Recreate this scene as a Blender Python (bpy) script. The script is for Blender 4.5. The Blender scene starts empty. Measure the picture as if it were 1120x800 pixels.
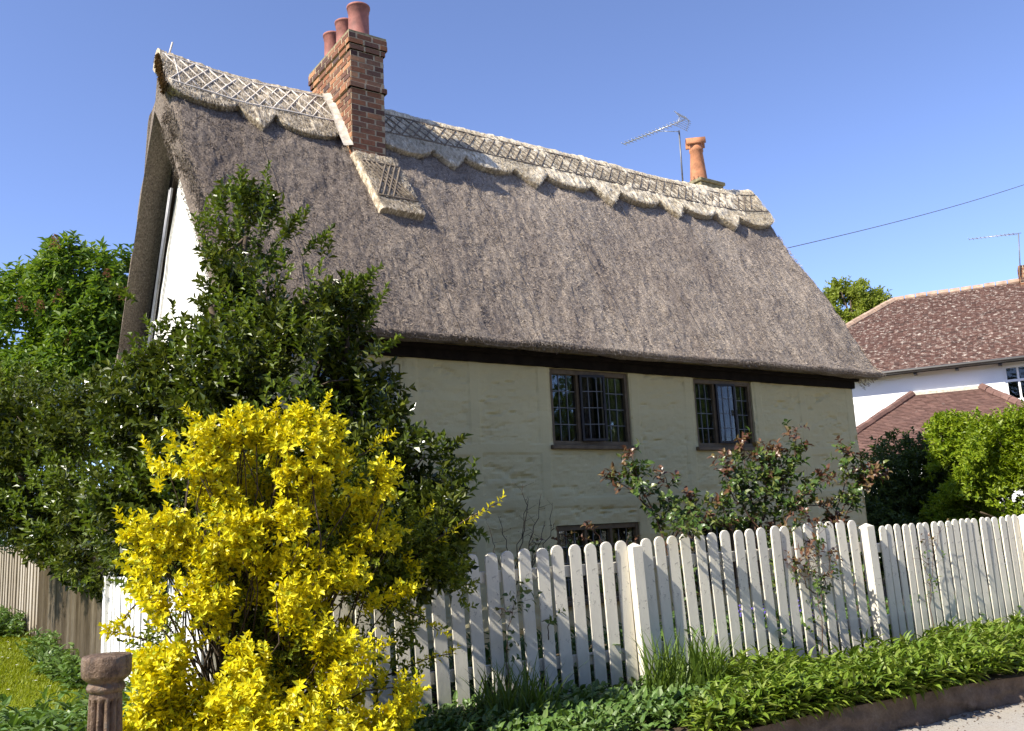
import bpy, math, random
import numpy as np
from mathutils import Matrix, Vector
random.seed(7)
RNG = np.random.default_rng(11)
R = math.radians
scene = bpy.context.scene
COL = scene.collection

# ------------------------------------------------------------------ camera
EYE, FPX, PITCH, ROLL = 1.35, 988.48, 0.1773, 0.0497
YAW = 0.6018
HOUSE = np.array([5.4595, 14.4741, 0.0])
cp, sp, cr, sr = math.cos(PITCH), math.sin(PITCH), math.cos(ROLL), math.sin(ROLL)

def at(px, py, Y):
    """world point at depth Y seen at a place of the photograph (for siting plants)"""
    u = (px - 560) / FPX; w = (400 - py) / FPX
    X = u * cr + w * sr; z = -u * sr + w * cr
    d = np.array([X, cp - z * sp, sp + z * cp])
    return d * (Y / d[1]) + np.array([0, 0, EYE])

cam_data = bpy.data.cameras.new('camera')
cam = bpy.data.objects.new('camera', cam_data); COL.objects.link(cam)
zc = Vector((0, -sp, cp)); xc = Vector((1, 0, 0))
right = xc * cr - zc * sr; up = xc * sr + zc * cr; back = Vector((0, -cp, -sp))
M = Matrix((right, up, back)).transposed().to_4x4()
M.translation = Vector((0, 0, EYE))
cam.matrix_world = M
cam_data.sensor_width = 36; cam_data.lens = 36 * FPX / 1120
cam_data.clip_end = 2000
scene.camera = cam

# ------------------------------------------------------------------ small helpers
def nrm(v):
    v = np.asarray(v, float)
    return v / np.maximum(np.linalg.norm(v, axis=-1, keepdims=True), 1e-9)

def _hash(ix, iy, iz, seed):
    h = (ix.astype(np.int64) * 374761393 + iy.astype(np.int64) * 668265263 + iz.astype(np.int64) * 2147483647 + seed * 974711) & 0xffffffff
    h = ((h ^ (h >> 13)) * 1274126177) & 0xffffffff
    h = ((h ^ (h >> 16)) * 2246822519) & 0xffffffff
    return ((h ^ (h >> 15)) & 0xffffff) / float(0xffffff)

def noise(p, seed=0):
    p = np.asarray(p, float); i = np.floor(p).astype(np.int64); f = p - i
    f = f * f * (3 - 2 * f)
    out = 0
    for dx in (0, 1):
        for dy in (0, 1):
            for dz in (0, 1):
                w = (f[..., 0] if dx else 1 - f[..., 0]) * (f[..., 1] if dy else 1 - f[..., 1]) * (f[..., 2] if dz else 1 - f[..., 2])
                out = out + w * _hash(i[..., 0] + dx, i[..., 1] + dy, i[..., 2] + dz, seed)
    return out * 2 - 1

def fbm(p, seed=0, octs=3):
    a, s = 1.0, 0
    p = np.asarray(p, float)
    for k in range(octs):
        s = s + a * noise(p * 2 ** k, seed + k); a *= .5
    return s

def mesh_obj(name, V, F, mats, parent=None, smooth=False, midx=None):
    """V (n,3); F a list of polygons or an (m,k) array"""
    me = bpy.data.meshes.new(name)
    V = np.asarray(V, dtype=np.float32).reshape(-1, 3)
    if isinstance(F, np.ndarray): F = [F]
    if len(F) and isinstance(F[0], np.ndarray):
        loops = np.concatenate([f.reshape(-1) for f in F]).astype(np.int32)
        sizes = np.concatenate([np.full(len(f), f.shape[1]) for f in F]).astype(np.int32)
    else:
        loops = np.array([i for f in F for i in f], dtype=np.int32)
        sizes = np.array([len(f) for f in F], dtype=np.int32)
    me.vertices.add(len(V)); me.vertices.foreach_set('co', V.reshape(-1))
    me.loops.add(len(loops)); me.loops.foreach_set('vertex_index', loops)
    me.polygons.add(len(sizes))
    st = np.concatenate([[0], np.cumsum(sizes)[:-1]]).astype(np.int32)
    me.polygons.foreach_set('loop_start', st); me.polygons.foreach_set('loop_total', sizes)
    if midx is not None: me.polygons.foreach_set('material_index', np.asarray(midx, dtype=np.int32))
    me.polygons.foreach_set('use_smooth', np.full(len(sizes), bool(smooth)))
    me.update(calc_edges=True); me.validate()
    for m in (mats if isinstance(mats, (list, tuple)) else [mats]): me.materials.append(m)
    o = bpy.data.objects.new(name, me); COL.objects.link(o)
    if parent is not None: o.parent = parent
    return o

class MB:
    """collects shapes for one mesh"""
    def __init__(s): s.v = []; s.f = []; s.m = []
    def add(s, V, F, mi=0):
        b = len(s.v); s.v.extend([tuple(map(float, q)) for q in V]); s.f.extend([tuple(int(i) + b for i in f) for f in F]); s.m.extend([mi] * len(F)); return s
    def box(s, x0, x1, y0, y1, z0, z1, mi=0, rot=None):
        V = np.array([(x, y, z) for z in (z0, z1) for y in (y0, y1) for x in (x0, x1)], float)
        if rot is not None: V = V @ np.array(rot).T
        return s.add(V, [(0, 2, 3, 1), (4, 5, 7, 6), (0, 1, 5, 4), (2, 6, 7, 3), (0, 4, 6, 2), (1, 3, 7, 5)], mi)
    def beam(s, A, B, w, h, mi=0, upv=(0, 0, 1)):
        A = np.array(A, float); B = np.array(B, float); d = nrm(B - A)
        x = nrm(np.cross(d, upv)); z = np.cross(x, d)
        V = [P + x * sx * w / 2 + z * sz * h / 2 for P in (A, B) for sz in (-1, 1) for sx in (-1, 1)]
        return s.add(V, [(0, 2, 3, 1), (4, 5, 7, 6), (0, 1, 5, 4), (2, 6, 7, 3), (0, 4, 6, 2), (1, 3, 7, 5)], mi)
    def tube(s, P, r, k=6, mi=0, cap=True):
        P = np.asarray(P, float); n = len(P)
        r = np.full(n, r) if np.isscalar(r) else np.asarray(r)
        T = nrm(np.gradient(P, axis=0)) if n > 2 else np.repeat(nrm(P[1:] - P[:1]), 2, 0)
        ref = np.array([0, 0, 1.]) if abs(T[0][2]) < .9 else np.array([1., 0, 0])
        V = []
        for i in range(n):
            a = nrm(np.cross(T[i], ref)); b = np.cross(T[i], a); ref = np.cross(a, T[i]) if False else ref
            for j in range(k):
                t = 2 * math.pi * j / k
                V.append(P[i] + r[i] * (a * math.cos(t) + b * math.sin(t)))
        F = [(i * k + j, i * k + (j + 1) % k, (i + 1) * k + (j + 1) % k, (i + 1) * k + j) for i in range(n - 1) for j in range(k)]
        if cap: F += [tuple(range(k))[::-1], tuple((n - 1) * k + j for j in range(k))]
        return s.add(V, F, mi)
    def lathe(s, prof, c=(0, 0, 0), k=24, mi=0, rfun=None):
        V = []; n = len(prof)
        for r, z in prof:
            for j in range(k):
                t = 2 * math.pi * j / k; rr = r if rfun is None else rfun(r, z, t)
                V.append((c[0] + rr * math.cos(t), c[1] + rr * math.sin(t), c[2] + z))
        F = [(i * k + j, i * k + (j + 1) % k, (i + 1) * k + (j + 1) % k, (i + 1) * k + j) for i in range(n - 1) for j in range(k)]
        F += [tuple(range(k))[::-1], tuple((n - 1) * k + j for j in range(k))]
        return s.add(V, F, mi)
    def build(s, name, mats, parent=None, smooth=False):
        return mesh_obj(name, s.v, s.f, mats, parent, smooth, s.m)

def tag(o, label=None, cat=None, group=None, kind=None):
    if label: o['label'] = label
    if cat: o['category'] = cat
    if group: o['group'] = group
    if kind: o['kind'] = kind
    return o

def empty(name, loc=(0, 0, 0), rz=0.0):
    o = bpy.data.objects.new(name, None); COL.objects.link(o)
    o.location = loc; o.rotation_euler = (0, 0, rz); o.empty_display_size = .2
    return o

def bevel(o, w=.005, seg=1):
    m = o.modifiers.new('bevel', 'BEVEL'); m.width = w; m.segments = seg; m.limit_method = 'ANGLE'; m.angle_limit = R(40)
    return o

# ------------------------------------------------------------------ materials
class NT:
    def __init__(s, name):
        s.m = bpy.data.materials.new(name); s.m.use_nodes = True; s.t = s.m.node_tree; s.t.nodes.clear()
        s.out = s.n('ShaderNodeOutputMaterial')
    def n(s, typ, **kw):
        d = s.t.nodes.new(typ)
        for k, v in kw.items(): setattr(d, k, v)
        return d
    def l(s, a, b): s.t.links.new(a, b)
    def val(s, sock, v):
        if hasattr(v, 'is_linked') or isinstance(v, bpy.types.NodeSocket): s.l(v, sock)
        else: sock.default_value = v
    def coord(s, scale=(1, 1, 1), kind='Object'):
        tc = s.n('ShaderNodeTexCoord'); mp = s.n('ShaderNodeMapping'); s.l(tc.outputs[kind], mp.inputs[0]); mp.inputs['Scale'].default_value = scale
        return mp.outputs[0]
    def noise(s, vec, scale, detail=4, rough=.6):
        d = s.n('ShaderNodeTexNoise'); s.l(vec, d.inputs['Vector']); d.inputs['Scale'].default_value = scale
        d.inputs['Detail'].default_value = detail; d.inputs['Roughness'].default_value = rough
        return d.outputs['Fac']
    def ramp(s, fac, stops):
        d = s.n('ShaderNodeValToRGB'); s.l(fac, d.inputs[0]); e = d.color_ramp.elements
        while len(e) < len(stops): e.new(.5)
        for x, (p, c) in zip(e, stops):
            x.position = p; x.color = (*c, 1) if len(c) == 3 else c
        return d.outputs['Color']
    def mix(s, f, a, b, mode='MIX'):
        d = s.n('ShaderNodeMix', data_type='RGBA', blend_type=mode)
        s.val(d.inputs[0], f)
        for sk, v in ((d.inputs[6], a), (d.inputs[7], b)):
            if isinstance(v, tuple): sk.default_value = (*v, 1) if len(v) == 3 else v
            else: s.l(v, sk)
        return d.outputs[2]
    def math(s, op, a, b=0.0):
        d = s.n('ShaderNodeMath', operation=op); s.val(d.inputs[0], a); s.val(d.inputs[1], b); return d.outputs[0]
    def island(s): return s.n('ShaderNodeNewGeometry').outputs['Random Per Island']
    def bump(s, h, strength=.3, dist=.01):
        d = s.n('ShaderNodeBump'); s.l(h, d.inputs['Height']); d.inputs['Strength'].default_value = strength; d.inputs['Distance'].default_value = dist
        return d.outputs[0]
    def bsdf(s, col, rough=.7, spec=.5, metal=0.0, normal=None):
        d = s.n('ShaderNodeBsdfPrincipled')
        if isinstance(col, tuple): d.inputs['Base Color'].default_value = (*col, 1)
        else: s.l(col, d.inputs['Base Color'])
        s.val(d.inputs['Roughness'], rough); d.inputs['Metallic'].default_value = metal
        d.inputs['Specular IOR Level'].default_value = spec
        if normal is not None: s.l(normal, d.inputs['Normal'])
        return d.outputs[0]
    def done(s, sh): s.l(sh, s.out.inputs[0]); return s.m

def m_plain(name, col, rough=.6, spec=.4, metal=0.0, var=.25, scale=8, bump=.0):
    t = NT(name); c = t.coord(); f = t.noise(c, scale, 5)
    col2 = tuple(x * (1 - var) for x in col); col3 = tuple(min(1, x * (1 + var)) for x in col)
    cc = t.ramp(f, [(.3, col2), (.7, col3)])
    nb = t.bump(t.noise(c, scale * 6, 4), bump, .01) if bump else None
    return t.done(t.bsdf(cc, rough, spec, metal, nb))

def m_leaf(name, cols, rough=.4, spec=.5, trans=.3, tcol=None):
    t = NT(name); r = t.island(); n = len(cols)
    cc = t.ramp(r, [(i / max(1, n - 1), c) for i, c in enumerate(cols)])
    a = t.bsdf(cc, rough, spec)
    tr = t.n('ShaderNodeBsdfTranslucent')
    t.l(t.mix(1.0, cc, tcol or (1.0, 1.0, .45), 'MULTIPLY'), tr.inputs[0])
    mx = t.n('ShaderNodeMixShader'); mx.inputs[0].default_value = trans
    t.l(a, mx.inputs[1]); t.l(tr.outputs[0], mx.inputs[2])
    return t.done(mx.outputs[0])

def m_thatch(name, cols, pale=.0):
    t = NT(name)
    c1 = t.coord((1, 1, 1)); f1 = t.noise(t.coord((1, .35, .35)), 1.5, 6, .65)
    c2 = t.coord((1, .75, .75) if not pale else (1, .28, .28)); f2 = t.noise(c2, 52 if not pale else 40, 6, .75)
    c3 = t.coord((1, .3, .3)); f3 = t.noise(c3, 120, 3, .7)
    base = t.ramp(f2, [(.28 if not pale else .34, cols[0]), (.5, cols[1]), (.72 if not pale else .62, cols[2])])
    base = t.mix(t.ramp(f1, [(.38, (0, 0, 0)), (.68, (1, 1, 1))]), base, t.mix(1.0, base, cols[3], 'MULTIPLY'))
    spk = t.ramp(f3, [(.4, (.6, .6, .6) if not pale else (.78, .77, .75)), (.62, (1.25, 1.22, 1.18) if not pale else (1.1, 1.1, 1.08))])
    base = t.mix(.8, base, spk, 'MULTIPLY')
    if not pale:
        sx = t.n('ShaderNodeSeparateXYZ'); t.l(t.coord(), sx.inputs[0])
        age = t.math('ADD', t.math('ADD', t.math('MULTIPLY', sx.outputs[0], .22), 1.9), t.math('MULTIPLY', f1, .5))
        base = t.mix(t.ramp(age, [(.1, (.8, .8, .8)), (1.0, (0, 0, 0))]), base, t.mix(1.0, base, (.52, .50, .50), 'MULTIPLY'))
    isl = t.ramp(t.island(), [(0, (.78, .78, .78) if not pale else (.9, .9, .9)), (1, (1.15, 1.15, 1.15))])
    base = t.mix(.6, base, isl, 'MULTIPLY')
    h = t.math('ADD', f2, t.math('MULTIPLY', f3, .7))
    return t.done(t.bsdf(base, .9, .15, 0, t.bump(h, .9 if not pale else .45, .02)))

def m_plaster(name, col, dirt):
    t = NT(name); c = t.coord(); cs = t.coord((.35, 1, 1.6))
    f = t.noise(cs, 3, 6, .65); g = t.noise(c, 30, 5, .7); big = t.noise(c, .8, 4)
    cc = t.mix(t.ramp(f, [(.42, (0, 0, 0)), (.75, (.55, .55, .55))]), col, dirt)
    cc = t.mix(t.ramp(big, [(.4, (0, 0, 0)), (.7, (.4, .4, .4))]), cc, tuple(x * .86 for x in col))
    sp_ = t.ramp(g, [(.68, (0, 0, 0)), (.76, (.5, .5, .5))])
    cc = t.mix(sp_, cc, tuple(x * .75 for x in dirt))
    return t.done(t.bsdf(cc, .85, .2, 0, t.bump(t.math('ADD', g, f), .45, .012)))

def m_paint(name, col=(.78, .73, .61)):
    t = NT(name); c = t.coord(); cs = t.coord((1, 1, .25))
    f = t.noise(cs, 14, 5, .7); g = t.noise(c, 55, 5, .75); k = t.noise(c, 5, 3)
    isl = t.island()
    a = t.mix(t.ramp(f, [(.45, (0, 0, 0)), (.8, (.6, .6, .6))]), col, tuple(x * .72 for x in col))
    a = t.mix(t.ramp(t.math('MULTIPLY', g, k), [(.325, (0, 0, 0)), (.365, (.7, .7, .7))]), a, (.22, .2, .17))
    # green-grey weathering close to the soil, as on old pickets
    sx = t.n('ShaderNodeSeparateXYZ'); t.l(t.coord(), sx.inputs[0])
    low = t.ramp(t.math('ADD', sx.outputs[2], t.math('MULTIPLY', k, .5)), [(.25, (.75, .75, .75)), (.6, (0, 0, 0))])
    a = t.mix(low, a, (.45, .44, .36))
    a = t.mix(.5, a, t.ramp(isl, [(0, (.82, .82, .82)), (1, (1, 1, 1))]), 'MULTIPLY')
    return t.done(t.bsdf(a, .5, .4, 0, t.bump(t.math('ADD', f, t.math('MULTIPLY', g, .5)), .3, .006)))

def m_island(name, cols, rough=.8, spec=.2, nscale=30, lichen=None, bump=.4):
    t = NT(name); c = t.coord(); r = t.island(); n = len(cols)
    cc = t.ramp(r, [(i / max(1, n - 1), q) for i, q in enumerate(cols)])
    g = t.noise(c, nscale, 5, .7)
    cc = t.mix(.7, cc, t.ramp(g, [(.3, (.6, .6, .6)), (.7, (1.2, 1.2, 1.2))]), 'MULTIPLY')
    if lichen:
        col, sc, lo, hi = lichen
        a = t.noise(c, sc, 6, .75)
        cc = t.mix(t.ramp(a, [(lo, (0, 0, 0)), (hi, (.9, .9, .9))]), cc, col)
    return t.done(t.bsdf(cc, rough, spec, 0, t.bump(g, bump, .01)))

def m_glass(name, tint=(.02, .025, .03)):
    t = NT(name)
    tr = t.n('ShaderNodeBsdfTransparent'); tr.inputs[0].default_value = (.72, .76, .76, 1)
    c = t.coord(); nb = t.bump(t.noise(c, 3.5, 2), .25, .02)
    gl = t.n('ShaderNodeBsdfGlossy'); gl.inputs['Roughness'].default_value = .03; t.l(nb, gl.inputs['Normal'])
    fr = t.n('ShaderNodeFresnel'); fr.inputs[0].default_value = 1.6; t.l(nb, fr.inputs['Normal'])
    f = t.math('MINIMUM', t.math('ADD', t.math('MULTIPLY', fr.outputs[0], .5), .01), 1.0)
    mx = t.n('ShaderNodeMixShader'); t.l(f, mx.inputs[0]); t.l(tr.outputs[0], mx.inputs[1]); t.l(gl.outputs[0], mx.inputs[2])
    return t.done(mx.outputs[0])

MT = {}
MT['thatch'] = m_thatch('weathered_thatch', [(.15, .122, .10), (.43, .36, .29), (.74, .645, .53), (.68, .66, .67)])
MT['ridge'] = m_thatch('ridge_straw', [(.27, .21, .14), (.65, .56, .415), (.88, .80, .64), (.90, .88, .84)], 1)
MT['ridge_old'] = m_thatch('netted_ridge_straw', [(.15, .115, .08), (.44, .365, .265), (.74, .65, .51), (.86, .84, .80)], 1)
MT['verge'] = m_thatch('verge_straw', [(.34, .24, .13), (.56, .42, .25), (.74, .60, .40), (.9, .87, .82)])
MT['ligger_dark'] = m_plain('hazel_rod', (.17, .135, .10), .8, .2)
MT['ligger_pale'] = m_plain('split_hazel_rod', (.62, .55, .46), .7, .3)
MT['plaster'] = m_plaster('limewashed_plaster', (.63, .545, .29), (.54, .465, .245))
MT['white_plaster'] = m_plaster('white_gable_plaster', (.82, .79, .72), (.7, .66, .58))
MT['white_render'] = m_plaster('white_render', (.84, .84, .83), (.76, .76, .74))
MT['shade_dark_wood'] = m_plain('shade_dark_timber', (.016, .012, .009), .9, .1, 0, .4, 9, .3)  # dark timber, blackened further to carry the shade under the eaves
MT['frame_wood'] = m_plain('brown_window_wood', (.125, .088, .045), .6, .35, 0, .3, 12, .2)
MT['casement_metal'] = m_plain('black_iron_casement', (.018, .016, .015), .5, .4)
MT['cream_wood'] = m_plain('cream_window_paint', (.5, .46, .33), .6, .35)
MT['lead'] = m_plain('window_lead', (.14, .145, .145), .55, .4)
MT['glass'] = m_glass('window_glass')
MT['curtain'] = m_plain('curtain_cloth', (.20, .14, .125), .9, .1, 0, .35, 14)
MT['room'] = m_plain('dark_room', (.05, .045, .04), .9, .1)
MT['brick'] = m_island('chimney_brick', [(.06, .035, .03), (.28, .115, .055), (.10, .055, .042), (.36, .165, .08), (.075, .05, .045), (.25, .105, .055), (.40, .20, .10), (.13, .07, .05)], .85, .2, 34, ((.16, .15, .10), 7, .62, .8))
MT['mortar'] = m_plain('lime_mortar', (.40, .32, .21), .9, .1, 0, .25, 30, .4)
MT['terracotta'] = m_plain('terracotta', (.40, .17, .08), .75, .3, 0, .35, 7, .15)
MT['terracotta_red'] = m_plain('red_chimney_pot', (.27, .105, .08), .7, .3, 0, .35, 7, .15)
MT['stone'] = m_plain('mossy_stone', (.22, .19, .11), .9, .1, 0, .5, 14, .5)
MT['paint'] = m_paint('flaking_white_paint')
MT['paint_bright'] = m_paint('white_picket_paint', (.80, .79, .76))
MT['metal'] = m_plain('aerial_aluminium', (.42, .43, .45), .4, .5, .6)
MT['metal_dark'] = m_plain('galvanised_pole', (.16, .16, .17), .5, .5, .4)
MT['bark'] = m_plain('bark', (.09, .068, .048), .9, .15, 0, .4, 15, .5)
MT['stem_green'] = m_plain('green_stem', (.10, .12, .035), .6, .3)
MT['stem_red'] = m_plain('red_brown_cane', (.085, .045, .028), .6, .3)
MT['cable'] = m_plain('black_cable', (.10, .10, .11), .6, .3)
MT['gutter'] = m_plain('black_gutter', (.025, .022, .02), .4, .5)
MT['tile'] = m_island('clay_roof_tile', [(.105, .06, .048), (.155, .083, .064), (.12, .066, .053), (.19, .11, .085), (.09, .055, .046)], .85, .2, 9, ((.58, .52, .44), 9, .545, .63))
MT['tile_clean'] = m_island('clean_roof_tile', [(.155, .09, .074), (.19, .108, .086), (.14, .08, .066), (.21, .125, .10)], .85, .2, 9, ((.5, .46, .4), 3.0, .64, .78))
MT['ridge_tile'] = m_plain('ridge_tile', (.36, .25, .18), .85, .2, 0, .4, 5, .3)
MT['mortar_pale'] = m_plain('pale_lead_flashing', (.52, .46, .37), .9, .1, 0, .3, 14, .4)
def m_timber(name):
    t = NT(name); cs = t.coord((3, 3, .3)); f = t.noise(cs, 12, 5, .7); r = t.island()
    cc = t.ramp(r, [(0, (.27, .225, .165)), (.5, (.37, .32, .25)), (1, (.46, .41, .335))])
    cc = t.mix(.8, cc, t.ramp(f, [(.3, (.55, .55, .55)), (.7, (1.15, 1.15, 1.15))]), 'MULTIPLY')
    return t.done(t.bsdf(cc, .85, .2, 0, t.bump(f, .4, .01)))
MT['grey_board'] = m_timber('weathered_board')
def m_iron(name):
    t = NT(name); c = t.coord((1, 1, .45)); f = t.noise(c, 22, 7, .75); g = t.noise(t.coord(), 60, 4, .7)
    cc = t.ramp(f, [(.32, (.035, .024, .018)), (.45, (.10, .062, .040)), (.55, (.19, .125, .082)), (.64, (.12, .10, .08)), (.76, (.27, .25, .22))])
    return t.done(t.bsdf(cc, .55, .4, .15, t.bump(t.math('ADD', f, g), .8, .012)))
MT['iron'] = m_iron('rusty_painted_iron')
MT['holly'] = m_leaf('glossy_dark_leaf', [(.026, .042, .006), (.065, .09, .009), (.14, .16, .022), (.04, .06, .009)], .27, .55, .22)
MT['holly_young'] = m_leaf('young_green_leaf', [(.10, .15, .015), (.16, .21, .025), (.07, .115, .014)], .33, .5, .35)
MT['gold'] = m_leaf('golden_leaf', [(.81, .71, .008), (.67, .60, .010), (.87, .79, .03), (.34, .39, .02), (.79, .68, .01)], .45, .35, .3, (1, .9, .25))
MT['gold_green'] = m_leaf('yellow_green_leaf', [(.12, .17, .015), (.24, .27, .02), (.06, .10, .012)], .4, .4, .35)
MT['chestnut'] = m_leaf('chestnut_leaf', [(.08, .15, .015), (.14, .225, .022), (.19, .26, .03)], .45, .4, .4)
MT['blossom'] = m_leaf('red_chestnut_blossom', [(.25, .13, .09), (.30, .17, .11)], .7, .2, .3, (1, .8, .7))
MT['lime'] = m_leaf('lime_leaf', [(.20, .28, .012), (.28, .35, .02), (.14, .23, .015)], .45, .35, .4)
MT['shrub_shadowed'] = m_leaf('shadowed_shrub_leaf', [(.035, .06, .014), (.06, .095, .02), (.10, .14, .025)], .45, .4, .3)  # leaf colour darkened for the cottage's cast shadow; the added trees share it
MT['birch'] = m_leaf('pale_tree_leaf', [(.22, .27, .03), (.30, .34, .05), (.16, .21, .025)], .5, .3, .45)
MT['rose_green'] = m_leaf('rose_leaf', [(.05, .10, .02), (.09, .15, .03), (.15, .17, .04)], .35, .5, .3)
MT['rose_red'] = m_leaf('bronze_rose_leaf', [(.12, .055, .035), (.17, .085, .045), (.15, .12, .04)], .35, .5, .3, (1, .7, .5))
MT['cover'] = m_leaf('verge_plant_leaf', [(.12, .20, .018), (.17, .25, .024), (.085, .15, .014), (.22, .29, .035), (.15, .18, .04)], .45, .4, .3)
MT['nettle'] = m_leaf('nettle_leaf', [(.08, .155, .03), (.13, .22, .045), (.06, .115, .022), (.19, .27, .08)], .45, .45, .3)
MT['blade'] = m_leaf('strap_leaf', [(.10, .17, .025), (.16, .23, .04), (.07, .12, .02)], .4, .4, .35)
MT['grass'] = m_leaf('grass_blade', [(.20, .25, .008), (.27, .31, .010), (.15, .20, .008), (.32, .34, .03)], .5, .3, .4)
MT['violet'] = m_leaf('violet_petal', [(.13, .09, .42), (.2, .14, .55)], .5, .3, .3, (.9, .8, 1))
MT['daisy'] = m_plain('daisy_petal', (.8, .8, .76), .6, .2)
MT['ivy'] = m_leaf('ivy_leaf', [(.02, .045, .012), (.035, .07, .016)], .4, .5, .2)

def m_soil():
    t = NT('soil_and_turf'); c = t.coord(); f = t.noise(c, 1.1, 6, .65); g = t.noise(c, 18, 6, .75)
    a = t.ramp(g, [(.3, (.045, .034, .022)), (.7, (.12, .09, .06))])
    b = t.ramp(g, [(.3, (.10, .14, .008)), (.7, (.20, .24, .015))])
    sx = t.n('ShaderNodeSeparateXYZ'); t.l(t.coord(), sx.inputs[0])
    # turf left of the garden fence and far away; bare soil in the garden strip
    lawn = t.math('ADD', t.math('SUBTRACT', t.math('MULTIPLY', sx.outputs[0], -.824), t.math('MULTIPLY', sx.outputs[1], .566)), 1.6)
    lw = t.ramp(t.math('ADD', lawn, t.math('MULTIPLY', f, .6)), [(.0, (0, 0, 0)), (.6, (1, 1, 1))])
    far = t.ramp(t.math('MULTIPLY', sx.outputs[1], .02), [(.36, (0, 0, 0)), (.4, (1, 1, 1))])
    return t.done(t.bsdf(t.mix(t.mix(1.0, lw, far, 'LIGHTEN'), a, b), .95, .1, 0, t.bump(g, .6, .03)))
MT['soil'] = m_soil()
def m_road():
    t = NT('worn_road'); c = t.coord(); f = t.noise(c, 1.6, 6, .65); g = t.noise(c, 90, 5, .8); k = t.noise(c, 14, 5, .7)
    a = t.ramp(g, [(.3, (.20, .18, .155)), (.5, (.33, .305, .27)), (.72, (.50, .47, .42))])
    a = t.mix(t.ramp(f, [(.4, (0, 0, 0)), (.65, (.6, .6, .6))]), a, (.36, .31, .25))
    a = t.mix(t.ramp(k, [(.62, (0, 0, 0)), (.72, (.6, .6, .6))]), a, (.17, .14, .11))
    return t.done(t.bsdf(a, .9, .2, 0, t.bump(g, .6, .008)))
MT['road'] = m_road()
def m_kerb():
    t = NT('earthy_kerb'); c = t.coord(); f = t.noise(c, 5, 6, .7); g = t.noise(c, 60, 5, .75)
    a = t.ramp(f, [(.3, (.12, .09, .065)), (.55, (.22, .165, .125)), (.75, (.30, .25, .2))])
    return t.done(t.bsdf(t.mix(.6, a, t.ramp(g, [(.3, (.6, .6, .6)), (.7, (1.2, 1.2, 1.2))]), 'MULTIPLY'), .9, .15, 0, t.bump(t.math('ADD', f, g), .6, .02)))
MT['kerb'] = m_kerb()

# ------------------------------------------------------------------ setting: ground, kerb, road
SD = np.array([-.566, .824]); SC = np.array([-2.12, 6.26])     # side fence direction and the garden's front corner
def ky(X):
    X = np.asarray(X, float)
    return np.maximum(5.57 + .55 * X - .28 * np.maximum(0, -(X + 1.2)) ** 1.6, -40)
def gh(X, Y):
    X = np.asarray(X, float); Y = np.asarray(Y, float)
    t = (X - SC[0]) * SD[0] + (Y - SC[1]) * SD[1]
    side = -((X - SC[0]) * .824 + (Y - SC[1]) * .566)
    w = np.clip((side + .5) / .6, 0, 1)
    rise = np.clip((t - 5.2) * .065, 0, .8) * w
    return rise + .02 * noise(np.stack([X * .9, Y * .9, X * 0], -1), 5) - .02
def build_ground():
    xs = np.concatenate([np.linspace(-300, -20, 15)[:-1], np.arange(-20, 20, .2), np.linspace(20, 300, 20)])
    ds = np.concatenate([np.arange(0, 1.6, .1), np.arange(1.6, 14, .3), np.linspace(14, 40, 14), np.linspace(60, 900, 8)])
    X, D = np.meshgrid(xs, ds, indexing='ij'); Y = ky(X) + D
    edge = np.clip(1 - D / .25, 0, 1)
    Z = gh(X, Y) - .03 * edge
    V = np.stack([X, Y, Z], -1).reshape(-1, 3); n = len(ds)
    i, j = np.meshgrid(np.arange(len(xs) - 1), np.arange(n - 1), indexing='ij'); a = (i * n + j).reshape(-1)
    tag(mesh_obj('ground', V, np.stack([a, a + n, a + n + 1, a + 1], -1), MT['soil'], None, True), kind='structure')
    # kerb: rough earthy bank face
    xs2 = np.concatenate([np.linspace(-40, -10, 30), np.arange(-10, 14, .025), np.linspace(14, 60, 40)])
    hs = np.linspace(0, 1, 12)
    X, H = np.meshgrid(xs2, hs, indexing='ij')
    nn = fbm(np.stack([X * 3, H * 2, X * 0], -1), 3, 4) + .45 * noise(np.stack([X * 19, H * 7, X * 0], -1), 6)
    top = gh(X, ky(X)) - .027
    Y = ky(X) + .03 - .035 * (1 - H) - .05 * nn * (1 - H * .7); Z = -.26 + (top + .26) * H
    V = np.stack([X, Y, Z], -1).reshape(-1, 3); n = len(hs)
    i, j = np.meshgrid(np.arange(len(xs2) - 1), np.arange(n - 1), indexing='ij'); a = (i * n + j).reshape(-1)
    tag(mesh_obj('kerb', V, np.stack([a, a + n, a + n + 1, a + 1], -1), MT['kerb'], None, True), kind='structure')
    tag(mesh_obj('road', [(-300, -120, -.25), (300, -120, -.25), (300, 170, -.25), (-300, 170, -.25)], [(0, 1, 2, 3)], MT['road']), kind='structure')
build_ground()

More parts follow.
